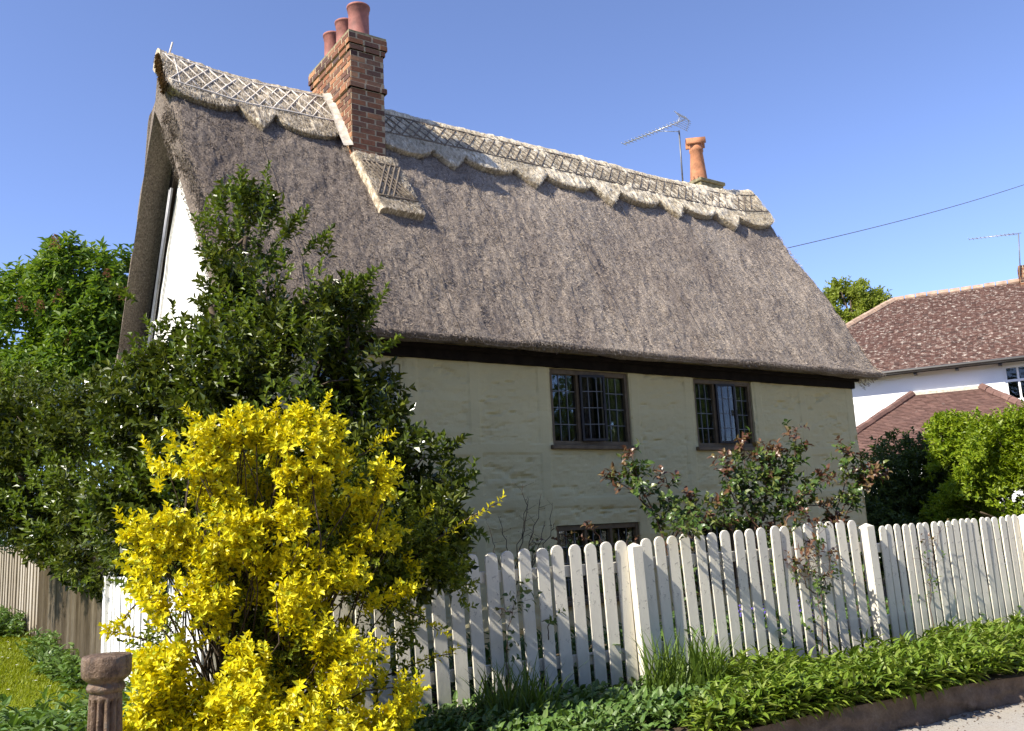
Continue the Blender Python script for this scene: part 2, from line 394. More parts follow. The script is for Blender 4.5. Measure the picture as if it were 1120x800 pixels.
# ------------------------------------------------------------------ foliage helpers
def leaf_mesh(P, D, N, L, Wd, fold=.25, big=False, droop=.15):
    """arrays: base point, direction, normal, length, width -> verts, faces"""
    n = len(P); D = nrm(D); S = nrm(np.cross(D, N)); N = np.cross(S, D)
    L = np.broadcast_to(np.asarray(L, float), (n,))[:, None]; Wd = np.broadcast_to(np.asarray(Wd, float), (n,))[:, None]
    T = P + D * L - N * L * droop
    if not big:
        mid = P + D * L * .48 + N * Wd * fold
        V = np.stack([P, mid + S * Wd / 2, T, mid - S * Wd / 2], 1).reshape(-1, 3)
        b = (np.arange(n) * 4)[:, None]
        F = np.concatenate([b + np.array([[0, 1, 2]]), b + np.array([[0, 2, 3]])])
        return V, [F]
    m1 = P + D * L * .3; m2 = P + D * L * .68 - N * L * droop * .4
    h = N * Wd * fold
    V = np.stack([P, m1 + S * Wd * .5 + h, m2 + S * Wd * .36 + h, T, m2 - S * Wd * .36 + h, m1 - S * Wd * .5 + h, m1, m2], 1).reshape(-1, 3)
    b = (np.arange(n) * 8)[:, None]
    F3 = np.concatenate([b + np.array([[0, 1, 6]]), b + np.array([[0, 6, 5]]), b + np.array([[2, 3, 7]]), b + np.array([[3, 4, 7]])])
    F4 = np.concatenate([b + np.array([[1, 2, 7, 6]]), b + np.array([[6, 7, 4, 5]])])
    return V, [F3, F4]

def rand_dir(n, rng):
    v = rng.normal(size=(n, 3)); return nrm(v)

def lobe_points(lobes, n, rng, shell=.55, gap=None, seed=0):
    """random points in a union of ellipsoids; gap=(frequency, threshold) leaves holes"""
    C = np.array([l[0] for l in lobes]); Rr = np.array([l[1] for l in lobes])
    w = np.array([l[2] if len(l) > 2 else 1 for l in lobes]) * (Rr[:, 0] * Rr[:, 1] + Rr[:, 1] * Rr[:, 2] + Rr[:, 0] * Rr[:, 2]); w /= w.sum()
    out, od = [], []
    tot = 0
    while tot < n:
        k = rng.choice(len(lobes), size=n, p=w); d = rand_dir(n, rng)
        r = shell + (1 - shell) * rng.random(n) ** .8
        amp = 1 + .22 * noise(d * 2.3 + k[:, None] * 7.1, seed + 3)
        p = C[k] + d * Rr[k] * (r * amp)[:, None]
        keep = np.ones(n, bool)
        if gap: keep = fbm(p * gap[0], seed + 9, 2) > gap[1]
        out.append(p[keep]); od.append(nrm(d / Rr[k])[keep]); tot += keep.sum()
        if keep.sum() == 0: break
    return np.concatenate(out)[:n], np.concatenate(od)[:n]

def sprigs(P, O, rng, nleaf, slen, L, Wd, spread=1.0, upb=.4, jit=.5, whorl=False):
    """leaf sprigs: returns leaf arrays and sprig axis"""
    n = len(P); A = nrm(O * .7 + np.array([0, 0, upb]) + rand_dir(n, rng) * jit)
    ref = nrm(np.cross(A, rand_dir(n, rng))); ref2 = np.cross(A, ref)
    Ps, Ds, Ns = [], [], []
    for i in range(nleaf):
        t = (i + .5) / nleaf
        th = i * 2.4 + rng.random(n) * .8
        rad = ref * np.cos(th)[:, None] + ref2 * np.sin(th)[:, None]
        ang = (1.25 - .75 * t) * spread
        D = nrm(A * math.cos(ang) + rad * math.sin(ang) + rand_dir(n, rng) * .25)
        Ps.append(P + A * (slen * (t - .3))); Ds.append(D)
        Ns.append(nrm(A * math.sin(ang) - rad * math.cos(ang) + np.array([0, 0, .5]) + rand_dir(n, rng) * .35))
    Pa, Da, Na = (np.concatenate(x) for x in (Ps, Ds, Ns))
    m = len(Pa)
    return Pa, Da, Na, L * (.65 + .6 * rng.random(m)), Wd * (.7 + .5 * rng.random(m)), A

def foliage(name, mat, parent, lobes, n, nleaf, slen, L, Wd, seed, shell=.55, gap=None, spread=1.0, upb=.4, jit=.5, big=False, droop=.15, fold=.25, clip=None):
    rng = np.random.default_rng(seed)
    P, O = lobe_points(lobes, n, rng, shell, gap, seed)
    if clip is not None:
        k = clip(P); P, O = P[k], O[k]
    Pa, Da, Na, La, Wa, A = sprigs(P, O, rng, nleaf, slen, L, Wd, spread, upb, jit)
    V, F = leaf_mesh(Pa, Da, Na, La, Wa, fold, big, droop)
    return mesh_obj(name, V, F, mat, parent), P, A

def wob(A, B, n, amp, rng):
    A = np.array(A, float); B = np.array(B, float); t = np.linspace(0, 1, n)[:, None]
    P = A + (B - A) * t
    off = np.cumsum(rng.normal(size=(n, 3)), 0); off -= off[0] + (off[-1] - off[0]) * t
    return P + off * amp * np.linalg.norm(B - A) / max(1, n)

def woody(name, mat, parent, base, lobes, r0, seed, forks=2, extra=None):
    rng = np.random.default_rng(seed); mb = MB(); base = np.array(base, float)
    mean = np.mean([l[0] for l in lobes], 0)
    fork = base + (mean - base) * .35; fork[2] = base[2] + (mean[2] - base[2]) * .45
    mb.tube(wob(base, fork, 6, .12, rng), np.linspace(r0, r0 * .75, 6), 8)
    for l in lobes:
        c = np.array(l[0]); rr = np.array(l[1])
        P = wob(fork, c, 7, .25, rng); mb.tube(P, np.linspace(r0 * .55, r0 * .22, 7), 6)
        for k in range(forks * 3):
            e = c + rand_dir(1, rng)[0] * rr * .85
            mb.tube(wob(P[rng.integers(3, 7)], e, 5, .25, rng), np.linspace(r0 * .18, r0 * .05, 5), 4)
    for (a, b) in (extra or []): mb.tube(wob(a, b, 6, .12, rng), np.linspace(r0 * .25, r0 * .08, 6), 5)
    return mb.build(name, mat, parent, True)

# ------------------------------------------------------------------ the thatched cottage
cot = empty('thatched_cottage', HOUSE, YAW)
tag(cot, 'long cottage with thatched roof, cream plaster walls and tall brick chimney', 'cottage')
E_, D_, ZE, ZR = .407, 1.976, 3.446, 7.28
SL = (ZR - ZE) / (D_ + E_)              # slope of the roof
CS = 1 / math.hypot(1, SL); SN = SL * CS
XL, XR = -10.32, .33
WL = -9.98                              # outer face of the left gable wall

def build_walls():
    # front wall: fine relief grid with real openings
    openings = [(-6.075, -4.787, 2.318, 3.275), (-3.59, -2.408, 2.318, 3.275), (-6.10, -4.765, .45, 1.345), (-3.95, -2.55, .45, 1.335), (-9.2, -8.13, 2.40, 3.2)]
    xs = list(np.arange(WL, 0.001, .028)) + [0.0]; zs = list(np.arange(-.1, 3.5, .028)) + [3.5]
    for (a, b, c, d) in openings: xs += [a, b]; zs += [c, d]
    xs = np.unique(np.round(xs, 4)); zs = np.unique(np.round(zs, 4))
    X, Z = np.meshgrid(xs, zs, indexing='ij')
    studs = [-9.85, -8.0, -7.18, -6.2, -4.68, -3.72, -2.28, -1.27, -.12]
    rail = [3.42, 2.26, 1.62, .25]
    tim = np.zeros_like(X)
    wv = .02 * noise(np.stack([X * 1.2, Z * 1.2, X * 0], -1), 21)
    for s in studs: tim = np.maximum(tim, np.clip((.085 - np.abs(X - s + wv)) / .022, 0, 1))
    for k, r_ in enumerate(rail):
        seg = 1.0
        if k == 1: seg = ((X < -4.6) | (X > -3.8)).astype(float)
        tim = np.maximum(tim, seg * np.clip((.075 - np.abs(Z - r_ + wv)) / .022, 0, 1))
    rough = fbm(np.stack([X * 3.2, Z * 11, X * 0], -1), 31, 4) * .008 + fbm(np.stack([X * 14, Z * 30, X * 0], -1), 37, 3) * .004
    crack = np.clip(fbm(np.stack([X * 4.5, Z * 15, X * 0 + 9], -1), 41, 3) - .5, 0, 1) * .04
    Y = .012 * noise(np.stack([X * .8, Z * .8, X * 0], -1), 3) - tim * .011 - (rough - crack) * (1 - .7 * tim)
    V = np.stack([X, Y, Z], -1).reshape(-1, 3); n = len(zs)
    i, j = np.meshgrid(np.arange(len(xs) - 1), np.arange(n - 1), indexing='ij')
    cx = (xs[:-1] + xs[1:])[i] / 2; cz = (zs[:-1] + zs[1:])[j] / 2
    keep = np.ones(cx.shape, bool)
    for (a, b, c, d) in openings: keep &= ~((cx > a) & (cx < b) & (cz > c) & (cz < d))
    a = (i * n + j)[keep]
    F = [tuple(q) for q in np.stack([a, a + n, a + n + 1, a + 1], -1)]
    mb = MB(); mb.v = [tuple(q) for q in V]; mb.f = F; mb.m = [0] * len(F)
    for (a, b, c, d) in openings:      # reveals
        y0, y1 = -.008, .2
        mb.add([(a, y0, c), (a, y1, c), (a, y1, d), (a, y0, d)], [(0, 1, 2, 3)])
        mb.add([(b, y0, c), (b, y1, c), (b, y1, d), (b, y0, d)], [(3, 2, 1, 0)])
        mb.add([(a, y0, d), (b, y0, d), (b, y1, d), (a, y1, d)], [(3, 2, 1, 0)])
        mb.add([(a, y0, c), (b, y0, c), (b, y1, c), (a, y1, c)], [(0, 1, 2, 3)])
    # plain right return and back
    DB = 2 * D_
    mb.add([(0, .0, -.1), (0, DB, -.1), (0, DB, 3.5), (0, D_, 6.5), (0, 0, 3.5)], [(0, 1, 2, 3, 4)])
    mb.add([(WL, DB, -.1), (0, DB, -.1), (0, DB, 3.5), (WL, DB, 3.5)], [(3, 2, 1, 0)])
    # inner back of the rooms so that the windows look into dark rooms
    mb.add([(WL + .1, 2.6, -.1), (-.1, 2.6, -.1), (-.1, 2.6, 3.6), (WL + .1, 2.6, 3.6)], [(0, 1, 2, 3)], 1)
    mb.add([(WL + .1, .25, 1.85), (-.1, .25, 1.85), (-.1, 2.6, 1.85), (WL + .1, 2.6, 1.85)], [(0, 1, 2, 3)], 1)
    mb.add([(WL + .1, .25, 3.55), (-.1, .25, 3.55), (-.1, 2.6, 3.55), (WL + .1, 2.6, 3.55)], [(0, 1, 2, 3)], 1)
    mb.add([(WL + .1, .25, 0), (-.1, .25, 0), (-.1, 2.6, 0), (WL + .1, 2.6, 0)], [(0, 1, 2, 3)], 1)
    for xx in (-7.6, -4.3, -1.9): mb.add([(xx, .25, 0), (xx, 2.6, 0), (xx, 2.6, 3.55), (xx, .25, 3.55)], [(0, 1, 2, 3)], 1)
    w = mb.build('wall', [MT['plaster'], MT['room']], cot, False)
    # gable wall, white
    g = MB(); ys = np.linspace(0, DB, 60); N = 50
    VV = []; FF = []
    for a_, y in enumerate(ys):
        top = 3.72 + (min(y, DB - y)) * 1.50
        for b_ in range(N):
            z = -.1 + (top + .1) * b_ / (N - 1)
            VV.append((WL - .012 * float(noise(np.array([y * 2.2, z * 3.0, 1.0]), 8)), y, z))
    for a_ in range(59):
        for b_ in range(N - 1):
            q = a_ * N + b_; FF.append((q, q + 1, q + N + 1, q + N))
    g.add(VV, FF)
    gw = g.build('gable_wall', MT['white_plaster'], cot, True)
    gw['label'] = 'bright white sunlit gable wall'
build_walls()

def dz_ridge(x):
    x = np.asarray(x, float)
    return .14 * np.clip((x + .9) / 1.2, 0, 1) ** 2 + .10 * np.clip((-9.4 - x) / 1.0, 0, 1) ** 1.5 - .03 * np.exp(-((x + 9.2) / .6) ** 2) - .03 * np.exp(-((x + 2.0) / 1.2) ** 2)

def roof_pt(x, s, off):
    """point on the roof; s = signed distance from the ridge down the slope (negative = street side)"""
    x = np.asarray(x, float); s = np.asarray(s, float)
    y = s * CS; rr = .10
    z = ZR - SL * np.sqrt(y * y + rr * rr) + .0
    g = SL * y / np.sqrt(y * y + rr * rr)
    ny = g / np.sqrt(1 + g * g); nz = 1 / np.sqrt(1 + g * g)
    z = z + dz_ridge(x) * np.clip(1 - np.abs(s) / 3.5, 0, 1)
    return np.stack([x + 0 * s, D_ + y + ny * off, z + nz * off], -1), np.stack([0 * s + 0 * x, ny + 0 * x, nz + 0 * x], -1)

def straws(P, Dn, Nn, L, W, rng, lift=.2, jit=.35):
    n = len(P)
    D = nrm(Dn + rand_dir(n, rng) * jit + Nn * lift * (rng.random(n)[:, None]))
    S = nrm(np.cross(D, Nn)) * (W * (.6 + .8 * rng.random(n)))[:, None]
    l = (L * (.5 + rng.random(n)))[:, None]
    V = np.stack([P - S, P + S, P + S * .7 + D * l, P - S * .7 + D * l], 1).reshape(-1, 3)
    b = (np.arange(n) * 4)[:, None]
    return V, b + np.array([[0, 1, 2, 3]])

def build_roof():
    SE = (D_ + E_) / CS                                     # slope length to the eaves
    xs = np.concatenate([[XL, XL + .012, XL + .035, XL + .07], np.arange(XL + .1, XR - .09, .034), [XR - .07, XR - .035, XR - .012, XR]])
    sf = np.linspace(-SE + .05, -.25, 125); st = np.linspace(-.2, .2, 9); sb = np.linspace(.25, SE - .05, 50)
    S = np.concatenate([sf, st, sb])
    X, SS = np.meshgrid(xs, S, indexing='ij')
    P, N = roof_pt(X, SS, 0.0)
    # bulging, trimmed surface
    d = .030 * fbm(np.stack([X * .9, SS * .7, X * 0], -1), 61, 2) + .012 * fbm(np.stack([X * 7, SS * 4, X * 0], -1), 62, 3) + .009 * noise(np.stack([X * 24, SS * 10, X * 0], -1), 66)
    endin = np.minimum(X - XL, XR - X); rnd = np.where(endin < .1, -(.1 - np.sqrt(np.maximum(0, .01 - (.1 - endin) ** 2))), 0)
    P = P + N * (d + rnd)[..., None]
    # verge outline wanders a little
    wand = .04 * noise(np.stack([SS * 2.2, SS * 0, SS * 0 + 4], -1), 71) + .015 * noise(np.stack([SS * 9, SS * 0, SS * 0 + 4], -1), 72)
    P[..., 0] += wand * np.clip(1 - endin / .5, 0, 1)
    P[..., 0] += .20 * np.clip((-SS - .9) / 2.2, 0, 1) * np.clip(1 - (X - XL) / .7, 0, 1)
    # eave noses and the underside, front then back
    def ring_tail(sign):
        # rounded nose then the trimmed underside running in to the wall head
        yn = D_ + sign * (D_ + E_)
        pts = []
        for a in np.linspace(0, 1, 6):
            ang = a * R(105)
            # start on the slope 0.1 above the edge, curl under
            c = np.array([yn - sign * .062, ZE + .045])
            nrm0 = np.array([sign * SN, CS]); t0 = np.array([sign * CS, -SN])
            pts.append(c + .042 * (nrm0 * math.cos(ang) + t0 * math.sin(ang)))
        return pts
    fr = ring_tail(-1)[::-1]; bk = ring_tail(1)
    under = [(-.35, ZE - .012), (-.2, 3.435), (-.02, 3.475), (.10, 3.52)] # front underside, outside -> in
    inner = [(.10, 3.52), (D_, 6.36), (2 * D_ - .1, 3.52)]
    ring_front = [np.array(p) for p in under[::-1]] + fr
    ring_back = bk + [np.array([2 * D_ - p[0], p[1]]) for p in under]
    inn = [np.array([2 * D_ - .2, 3.95]), np.array([D_ + .5, 5.9]), np.array([D_, 6.55]), np.array([D_ - .5, 5.9]), np.array([.2, 3.95])]
    def strip(ring):
        out = np.zeros((len(xs), len(ring), 3))
        for k, p in enumerate(ring):
            out[:, k, 0] = xs + .20 * np.clip((6.6 - p[1]) / 1.9, 0, 1) * np.clip((D_ - p[0]) / .5, 0, 1) * np.clip(1 - (xs - XL) / .7, 0, 1); out[:, k, 1] = p[0]; out[:, k, 2] = p[1]
        nn = .028 * fbm(np.stack([out[..., 0] * 1.6, out[..., 1] * 2, out[..., 2] * 2], -1), 81, 2) + .010 * noise(np.stack([out[..., 0] * 16, out[..., 1] * 9, out[..., 2] * 9], -1), 83)
        out[..., 2] += nn; e = np.minimum(xs - XL, XR - xs)
        out[..., 0] += (.03 * np.clip(1 - e / .3, 0, 1))[:, None] * np.sign(D_ - 2)
        return out
    G = np.concatenate([strip(ring_front), P, strip(ring_back), strip(inn)], 1)
    nx, n = G.shape[:2]
    V = G.reshape(-1, 3)
    i, j = np.meshgrid(np.arange(nx - 1), np.arange(n), indexing='ij'); j2 = (j + 1) % n
    F = np.stack([i * n + j, i * n + j2, (i + 1) * n + j2, (i + 1) * n + j], -1).reshape(-1, 4)
    # end caps: join outer ring to the inner ring with a strip on either side
    base_n = n
    caps = []
    ring = list(range(n)); m = len(inn)
    outer = list(range(0, n - m)); inner_i = list(range(n - m, n))
    def cap(row, flip):
        # outer ring goes front-underside -> over -> back-underside ; inner goes back -> apex -> front
        fs = []; inn_rev = inner_i[::-1]                       # front -> back
        yo = [G[row, k, 1] for k in outer]; yi = [G[row, k, 1] for k in inn_rev]
        fi = 0
        for k in range(len(outer) - 1):
            prog = k / (len(outer) - 1)
            ymid = (yo[k] + yo[k + 1]) / 2
            # walk inner pointer
            while fi < m - 1 and ymid > (yi[fi] + yi[fi + 1]) / 2 and k > len(ring_front) - 2:
                f = (row * n + outer[k], row * n + inn_rev[fi + 1], row * n + inn_rev[fi]); fs.append(f[::-1] if flip else f); fi += 1
            f = (row * n + outer[k], row * n + outer[k + 1], row * n + inn_rev[fi]); fs.append(f[::-1] if flip else f)
        return fs
    F3 = np.array(cap(0, False) + cap(nx - 1, True))
    rng = np.random.default_rng(5)
    # trimmed reed ends standing out of the surface, street side and both verges
    k = 80000; x = XL + .05 + (XR - XL - .1) * rng.random(k); s = -SE + .05 + (SE - .25) * rng.random(k)
    Pp, Nn = roof_pt(x, s, 0.0)
    Pp += Nn * (.030 * fbm(np.stack([x * .9, s * .7, x * 0], -1), 61, 2) + .012 * fbm(np.stack([x * 7, s * 4, x * 0], -1), 62, 3))[:, None]
    dn = np.zeros_like(Nn); dn[:, 1] = -Nn[:, 2]; dn[:, 2] = Nn[:, 1]
    V1, Q1 = straws(Pp, dn * -np.sign(Nn[:, 1:2]) * -1 if False else np.stack([0 * x, -CS + 0 * x, -SN + 0 * x], -1), Nn, .03, .0035, rng, .6, 1.1)
    k = 9000; x = XL + (XR - XL) * rng.random(k); a = rng.random(k)
    yy = -E_ + .14 * a ** 1.5; zz = ZE + .03 - .03 * a + .05 * (1 - a) * rng.random(k)
    Pe = np.stack([x, yy, zz], -1) + rng.normal(size=(k, 3)) * .012
    V2, Q2 = straws(Pe, np.stack([0 * x, -.55 + 0 * x, -.75 + 0 * x], -1), np.tile([0, -.8, .5], (k, 1)), .026, .0035, rng, .3, .6)
    k = 9000; s = -.95 - (SE - 1.05) * rng.random(k); e = np.where(rng.random(k) < .7, XL, XR); Pv, Nv = roof_pt(e, s, -.03 - .42 * rng.random(k))
    outd = np.where(e < -5, -1., 1.)
    Pv[:, 0] += np.where(outd < 0, .20 * np.clip((np.abs(s) - .9) / 2.2, 0, 1), 0)
    V3, Q3 = straws(Pv, np.stack([outd * .15, -.5 + 0 * s, -.85 + 0 * s], -1), np.stack([outd, 0 * s, 0 * s], -1), .045, .0035, rng, .12, .5)
    b1 = len(V); b2 = b1 + len(V1); b3 = b2 + len(V2)
    o = mesh_obj('thatch_roof', np.concatenate([V, V1, V2, V3]), [np.concatenate([F, Q1 + b1, Q2 + b2, Q3 + b3]), F3], MT['thatch'], cot, False)
    return o
roof = build_roof()

def scallop(x, segs):
    """slope length of the ridge apron at x: segs = (x0, x1, kind, base, depth)"""
    x = np.asarray(x, float); s = np.full(x.shape, .95)
    for (a, b, kind, base, dep) in segs:
        u = np.clip((x - a) / (b - a), 0, 1); m = (x >= a) & (x <= b)
        v = np.sqrt(np.maximum(0, 1 - (2 * u - 1) ** 2)) if kind == 'o' else (1 - np.abs(2 * u - 1)) ** .85
        s = np.where(m, base + dep * v, s)
    return s

def apron_segs(x0, x1, first, wo, wv, base, do, dv):
    out = []; x = x0; k = first
    while x < x1 - .05:
        w = (wo if k == 'o' else wv) * random.uniform(.92, 1.08); b = min(x + w, x1)
        if x1 - b < .25: b = x1
        out.append((x, b, k, base * random.uniform(.98, 1.02), (do if k == 'o' else dv) * random.uniform(.9, 1.1))); x = b; k = 'v' if k == 'o' else 'o'
    return out

def build_ridge(x0, x1, segs, rods, th, backlen, seed, mat='ridge'):
    rng = np.random.default_rng(seed)
    xs = np.arange(x0, x1 + .001, .024); xs[-1] = x1
    se = scallop(xs, segs) + .012 * noise(np.stack([xs * 9, xs * 0, xs * 0], -1), seed)
    k = 40; ts = np.linspace(-1, 1, 2 * k + 1)
    X = np.repeat(xs[:, None], len(ts), 1)
    SS = np.where(ts[None] < 0, ts[None] * se[:, None], ts[None] * (backlen + (1.0 - backlen) * np.clip((X - x0) / .9, 0, 1)))
    roll = .05 * np.exp(-(SS / .11) ** 2)
    off = th + roll + .010 * fbm(np.stack([X * 8, SS * 8, X * 0], -1), seed + 1, 3) + .012 * noise(np.stack([X * 1.7, SS * 2, X * 0], -1), seed + 2) + .011 * noise(np.stack([X * 22, SS * 4, X * 0], -1), seed + 5) + .010 * noise(np.stack([X * 7, SS * 12, X * 0], -1), seed + 6)
    edge = np.minimum(1, (1 - np.abs(ts[None])) / .03); off = off * (.86 + .14 * edge)
    P, N = roof_pt(X, SS, off)
    Plo, _ = roof_pt(X[:, 0], SS[:, 0] + .03, -.03); Phi, _ = roof_pt(X[:, -1], SS[:, -1] - .03, -.03)
    G = np.concatenate([Plo[:, None], P, Phi[:, None]], 1)
    nx, n = G.shape[:2]; V = G.reshape(-1, 3)
    i, j = np.meshgrid(np.arange(nx - 1), np.arange(n - 1), indexing='ij'); a = (i * n + j).reshape(-1)
    F = np.stack([a, a + 1, a + n + 1, a + n], -1)
    caps = []
    Vc = []; b0 = len(V)
    for row, flip in ((0, False), (nx - 1, True)):
        Q, _ = roof_pt(np.full(n - 2, xs[row]), SS[row], -.05)
        b = b0 + len(Vc); Vc += list(Q)
        for q in range(n - 3):
            caps.append((row * n + 1 + q, b + q, b + q + 1, row * n + 2 + q))
    kk = int(3600 * (x1 - x0)); x = x0 + (x1 - x0) * rng.random(kk); sx = -rng.random(kk) * (scallop(x, segs) - .02)
    Ps, Ns = roof_pt(x, sx, th + .05 * np.exp(-(sx / .11) ** 2) + .004)
    V1, Q1 = straws(Ps, np.stack([0 * x, -CS + 0 * x, -SN + 0 * x], -1), Ns, .045, .0035, rng, .08, .25)
    # hanging cut ends along the scalloped edge
    kk = int(1300 * (x1 - x0)); x = x0 + (x1 - x0) * rng.random(kk); sx = -(scallop(x, segs) - .01)
    Ps, Ns = roof_pt(x, sx, th * rng.random(kk))
    V2, Q2 = straws(Ps, np.stack([0 * x, -CS + 0 * x, -SN + 0 * x], -1), Ns, .016, .0035, rng, .05, .2)
    nv = b0 + len(Vc)
    o = mesh_obj('thatch_ridge', np.concatenate([V, np.array(Vc), V1, V2]), [F, np.array(caps), Q1 + nv, Q2 + nv + len(V1)], MT[mat], roof, False)
    # hazel rods pegged over the straw
    mb = MB()
    def rod(xa, sa, xb, sb_, r=.012):
        t = np.linspace(0, 1, max(3, int(abs(xb - xa) / .15) + 3)); x = xa + (xb - xa) * t; s = sa + (sb_ - sa) * t
        P, _ = roof_pt(x, s, th + .05 * np.exp(-(s / .11) ** 2) + r * .6 + .004 * np.sin(t * 9 + xa * 7)); mb.tube(P, r, 5)
    s1, s2, step = rods
    x = x0 + .08
    for sl in (s1, s2):
        xa = x0 + .04
        while xa < x1 - .1:
            xb = min(xa + random.uniform(.9, 1.3), x1 - .03); rod(xa, -sl + random.uniform(-.01, .01), xb, -sl + random.uniform(-.01, .01)); xa = xb - .06
    xa = x0 + .05
    while xa + step * .5 < x1 - .02:
        xa += random.uniform(-.03, .03) * step
        if xa + step < x1 - .02: rod(xa, -s1, xa + step, -s2, .010)
        if xa + step < x1 - .02: rod(xa + step, -s1, xa, -s2, .010)
        xa += step * .5
    return o, mb

segL = [(-10.34, -9.48, 'o', .74, .21), (-9.48, -9.0, 'v', .78, .40), (-9.0, -8.12, 'o', .82, .30)]
o, mb = build_ridge(-10.34, -8.12, segL, (.13, .72, .36), .10, .22, 101, 'ridge_old')
mb.build('hazel_rods', MT['ligger_pale'], roof, True)
segR = apron_segs(-7.62, .33, 'o', .80, .60, .86, .20, .36)
o, mb = build_ridge(-7.62, .33, segR, (.20, .70, .34), .10, 1.0, 102)
mb.build('hazel_rods', MT['ligger_dark'], roof, True)

def build_verge_trim():
    # golden cut ends that face the left gable at the ridge, pale bound rods near it, and the netting wire tail
    rng = np.random.default_rng(9); k = 5200
    s = -.86 * rng.random(k) + .03; P, N = roof_pt(np.full(k, -10.345), s, -.06 + .16 * rng.random(k))
    P[:, 0] += .03 * rng.random(k)
    V, Q = straws(P, np.stack([-.25 + 0 * s, -.35 + 0 * s, -.8 + 0 * s], -1), np.stack([-1 + 0 * s, 0 * s, .2 + 0 * s], -1), .05, .006, rng, .2, .35)
    mesh_obj('cut_straw_end', V, Q, MT['verge'], roof)
    mb = MB()
    s = np.linspace(-.78, .5, 20); P, _ = roof_pt(np.full(20, -10.17), s, .1 + .05 * np.exp(-(s / .11) ** 2)); mb.tube(P, .013, 5)
    for xx in (-9.98, -9.75):
        s = np.linspace(-.12, .2, 8); P, _ = roof_pt(np.full(8, xx), s, .1 + .05 * np.exp(-(s / .11) ** 2)); mb.tube(P, .011, 5)
    mb.tube([(-10.2, D_, 7.30), (-10.16, D_ - .02, 7.50)], .012, 5)
    mb.build('binding_rod', MT['ligger_pale'], roof, True)
    mb = MB()
    for x, s0, s1 in ((-9.27, -1.08, -4.3), (-6.3, -1.1, -4.2), (-4.9, -1.1, -4.3), (-3.5, -1.12, -4.3), (-2.1, -1.1, -4.2), (-.8, -1.1, -4.3), (-7.55, -1.3, -4.4)):
        s = np.linspace(s0, s1, 26); P, _ = roof_pt(x + .02 * np.sin(s * 5), s, .028); mb.tube(P, .0028, 4)
    mb.build('netting_seam', MT['ligger_dark'], roof, True)
build_verge_trim()

def build_flashing():
    # straw pad laid under the chimney, with crossed rods
    rng = np.random.default_rng(77); th = .13
    x0, x1 = -8.12, -7.52; sa, sb_ = -(D_ - 1.25) / CS + .02, -(D_ - .67) / CS
    xs = np.linspace(x0, x1, 30); ss = np.linspace(sa, sb_, 36)
    X, S = np.meshgrid(xs, ss, indexing='ij')
    skew = (S - sa) / (sb_ - sa)
    X = X + .10 * skew
    e = np.minimum(np.minimum(X - x0 - .10 * skew, x1 + .10 * skew - X), .05) / .05
    off = th * (.7 + .3 * np.sqrt(np.clip(e, 0, 1))) + .010 * fbm(np.stack([X * 9, S * 9, X * 0], -1), 5) - .02 * (1 - skew)
    P, N = roof_pt(X, S, off)
    Pl, _ = roof_pt(X, S, -.04)
    n = len(ss); nx = len(xs); V = np.concatenate([P.reshape(-1, 3), Pl.reshape(-1, 3)]); B = nx * n
    F = []
    for i in range(nx - 1):
        for j in range(n - 1): F.append((i * n + j, i * n + j + 1, (i + 1) * n + j + 1, (i + 1) * n + j))
    for i in range(nx - 1):
        for j in (0, n - 1): F.append((i * n + j, (i + 1) * n + j, B + (i + 1) * n + j, B + i * n + j))
    for j in range(n - 1):
        for i in (0, nx - 1): F.append((i * n + j, i * n + j + 1, B + i * n + j + 1, B + i * n + j))
    k = 2600; x = x0 + (x1 - x0) * rng.random(k); s = sa + (sb_ - sa) * rng.random(k)
    Ps, Ns = roof_pt(x + .1 * (s - sa) / (sb_ - sa), s, th + .002)
    V1, Q1 = straws(Ps, np.stack([0 * x, -CS + 0 * x, -SN + 0 * x], -1), Ns, .045, .0035, rng, .25, .3)
    mesh_obj('straw_apron', np.concatenate([V, V1]), [np.array(F), Q1 + len(V)], MT['ridge_old'], roof)
    mb = MB()
    def rod(a, b):
        t = np.linspace(0, 1, 8); x = a[0] + (b[0] - a[0]) * t; s = a[1] + (b[1] - a[1]) * t
        P, _ = roof_pt(x + .1 * (s - sa) / (sb_ - sa), s, th + .012); mb.tube(P, .013, 5)
    q1, q2 = sa - .22, sb_ + .22
    rod((x0 + .02, q1), (x1 - .02, q1)); rod((x0 + .02, q2), (x1 - .02, q2))
    w = (x1 - x0 - .04)
    for i in range(4):
        a = x0 + .02 + w * i / 8
        rod((a, q1), (a + w * .62, q2)); rod((a + w * .62, q1), (a, q2))
    mb.build('hazel_rods', MT['ligger_dark'], roof, True)
    # lime fillet where the ridge meets the brick stack
    sx = np.linspace(-1.28, .02, 40); wx = np.linspace(-8.23, -8.105, 7); X, S = np.meshgrid(wx, sx, indexing='ij')
    P, _ = roof_pt(X + .012 * noise(np.stack([X * 0, S * 9, X * 0], -1), 4), S, .118 + .05 * np.exp(-(S / .11) ** 2) + .35 * np.clip(X + 8.2, 0, 1) + .006 * noise(np.stack([X * 20, S * 14, X * 0], -1), 6))
    i_, j_ = np.meshgrid(np.arange(6), np.arange(39), indexing='ij'); a = (i_ * 40 + j_).reshape(-1)
    mesh_obj('mortar_fillet', P.reshape(-1, 3), np.stack([a, a + 1, a + 41, a + 40], -1), MT['mortar_pale'], roof, True)
build_flashing()

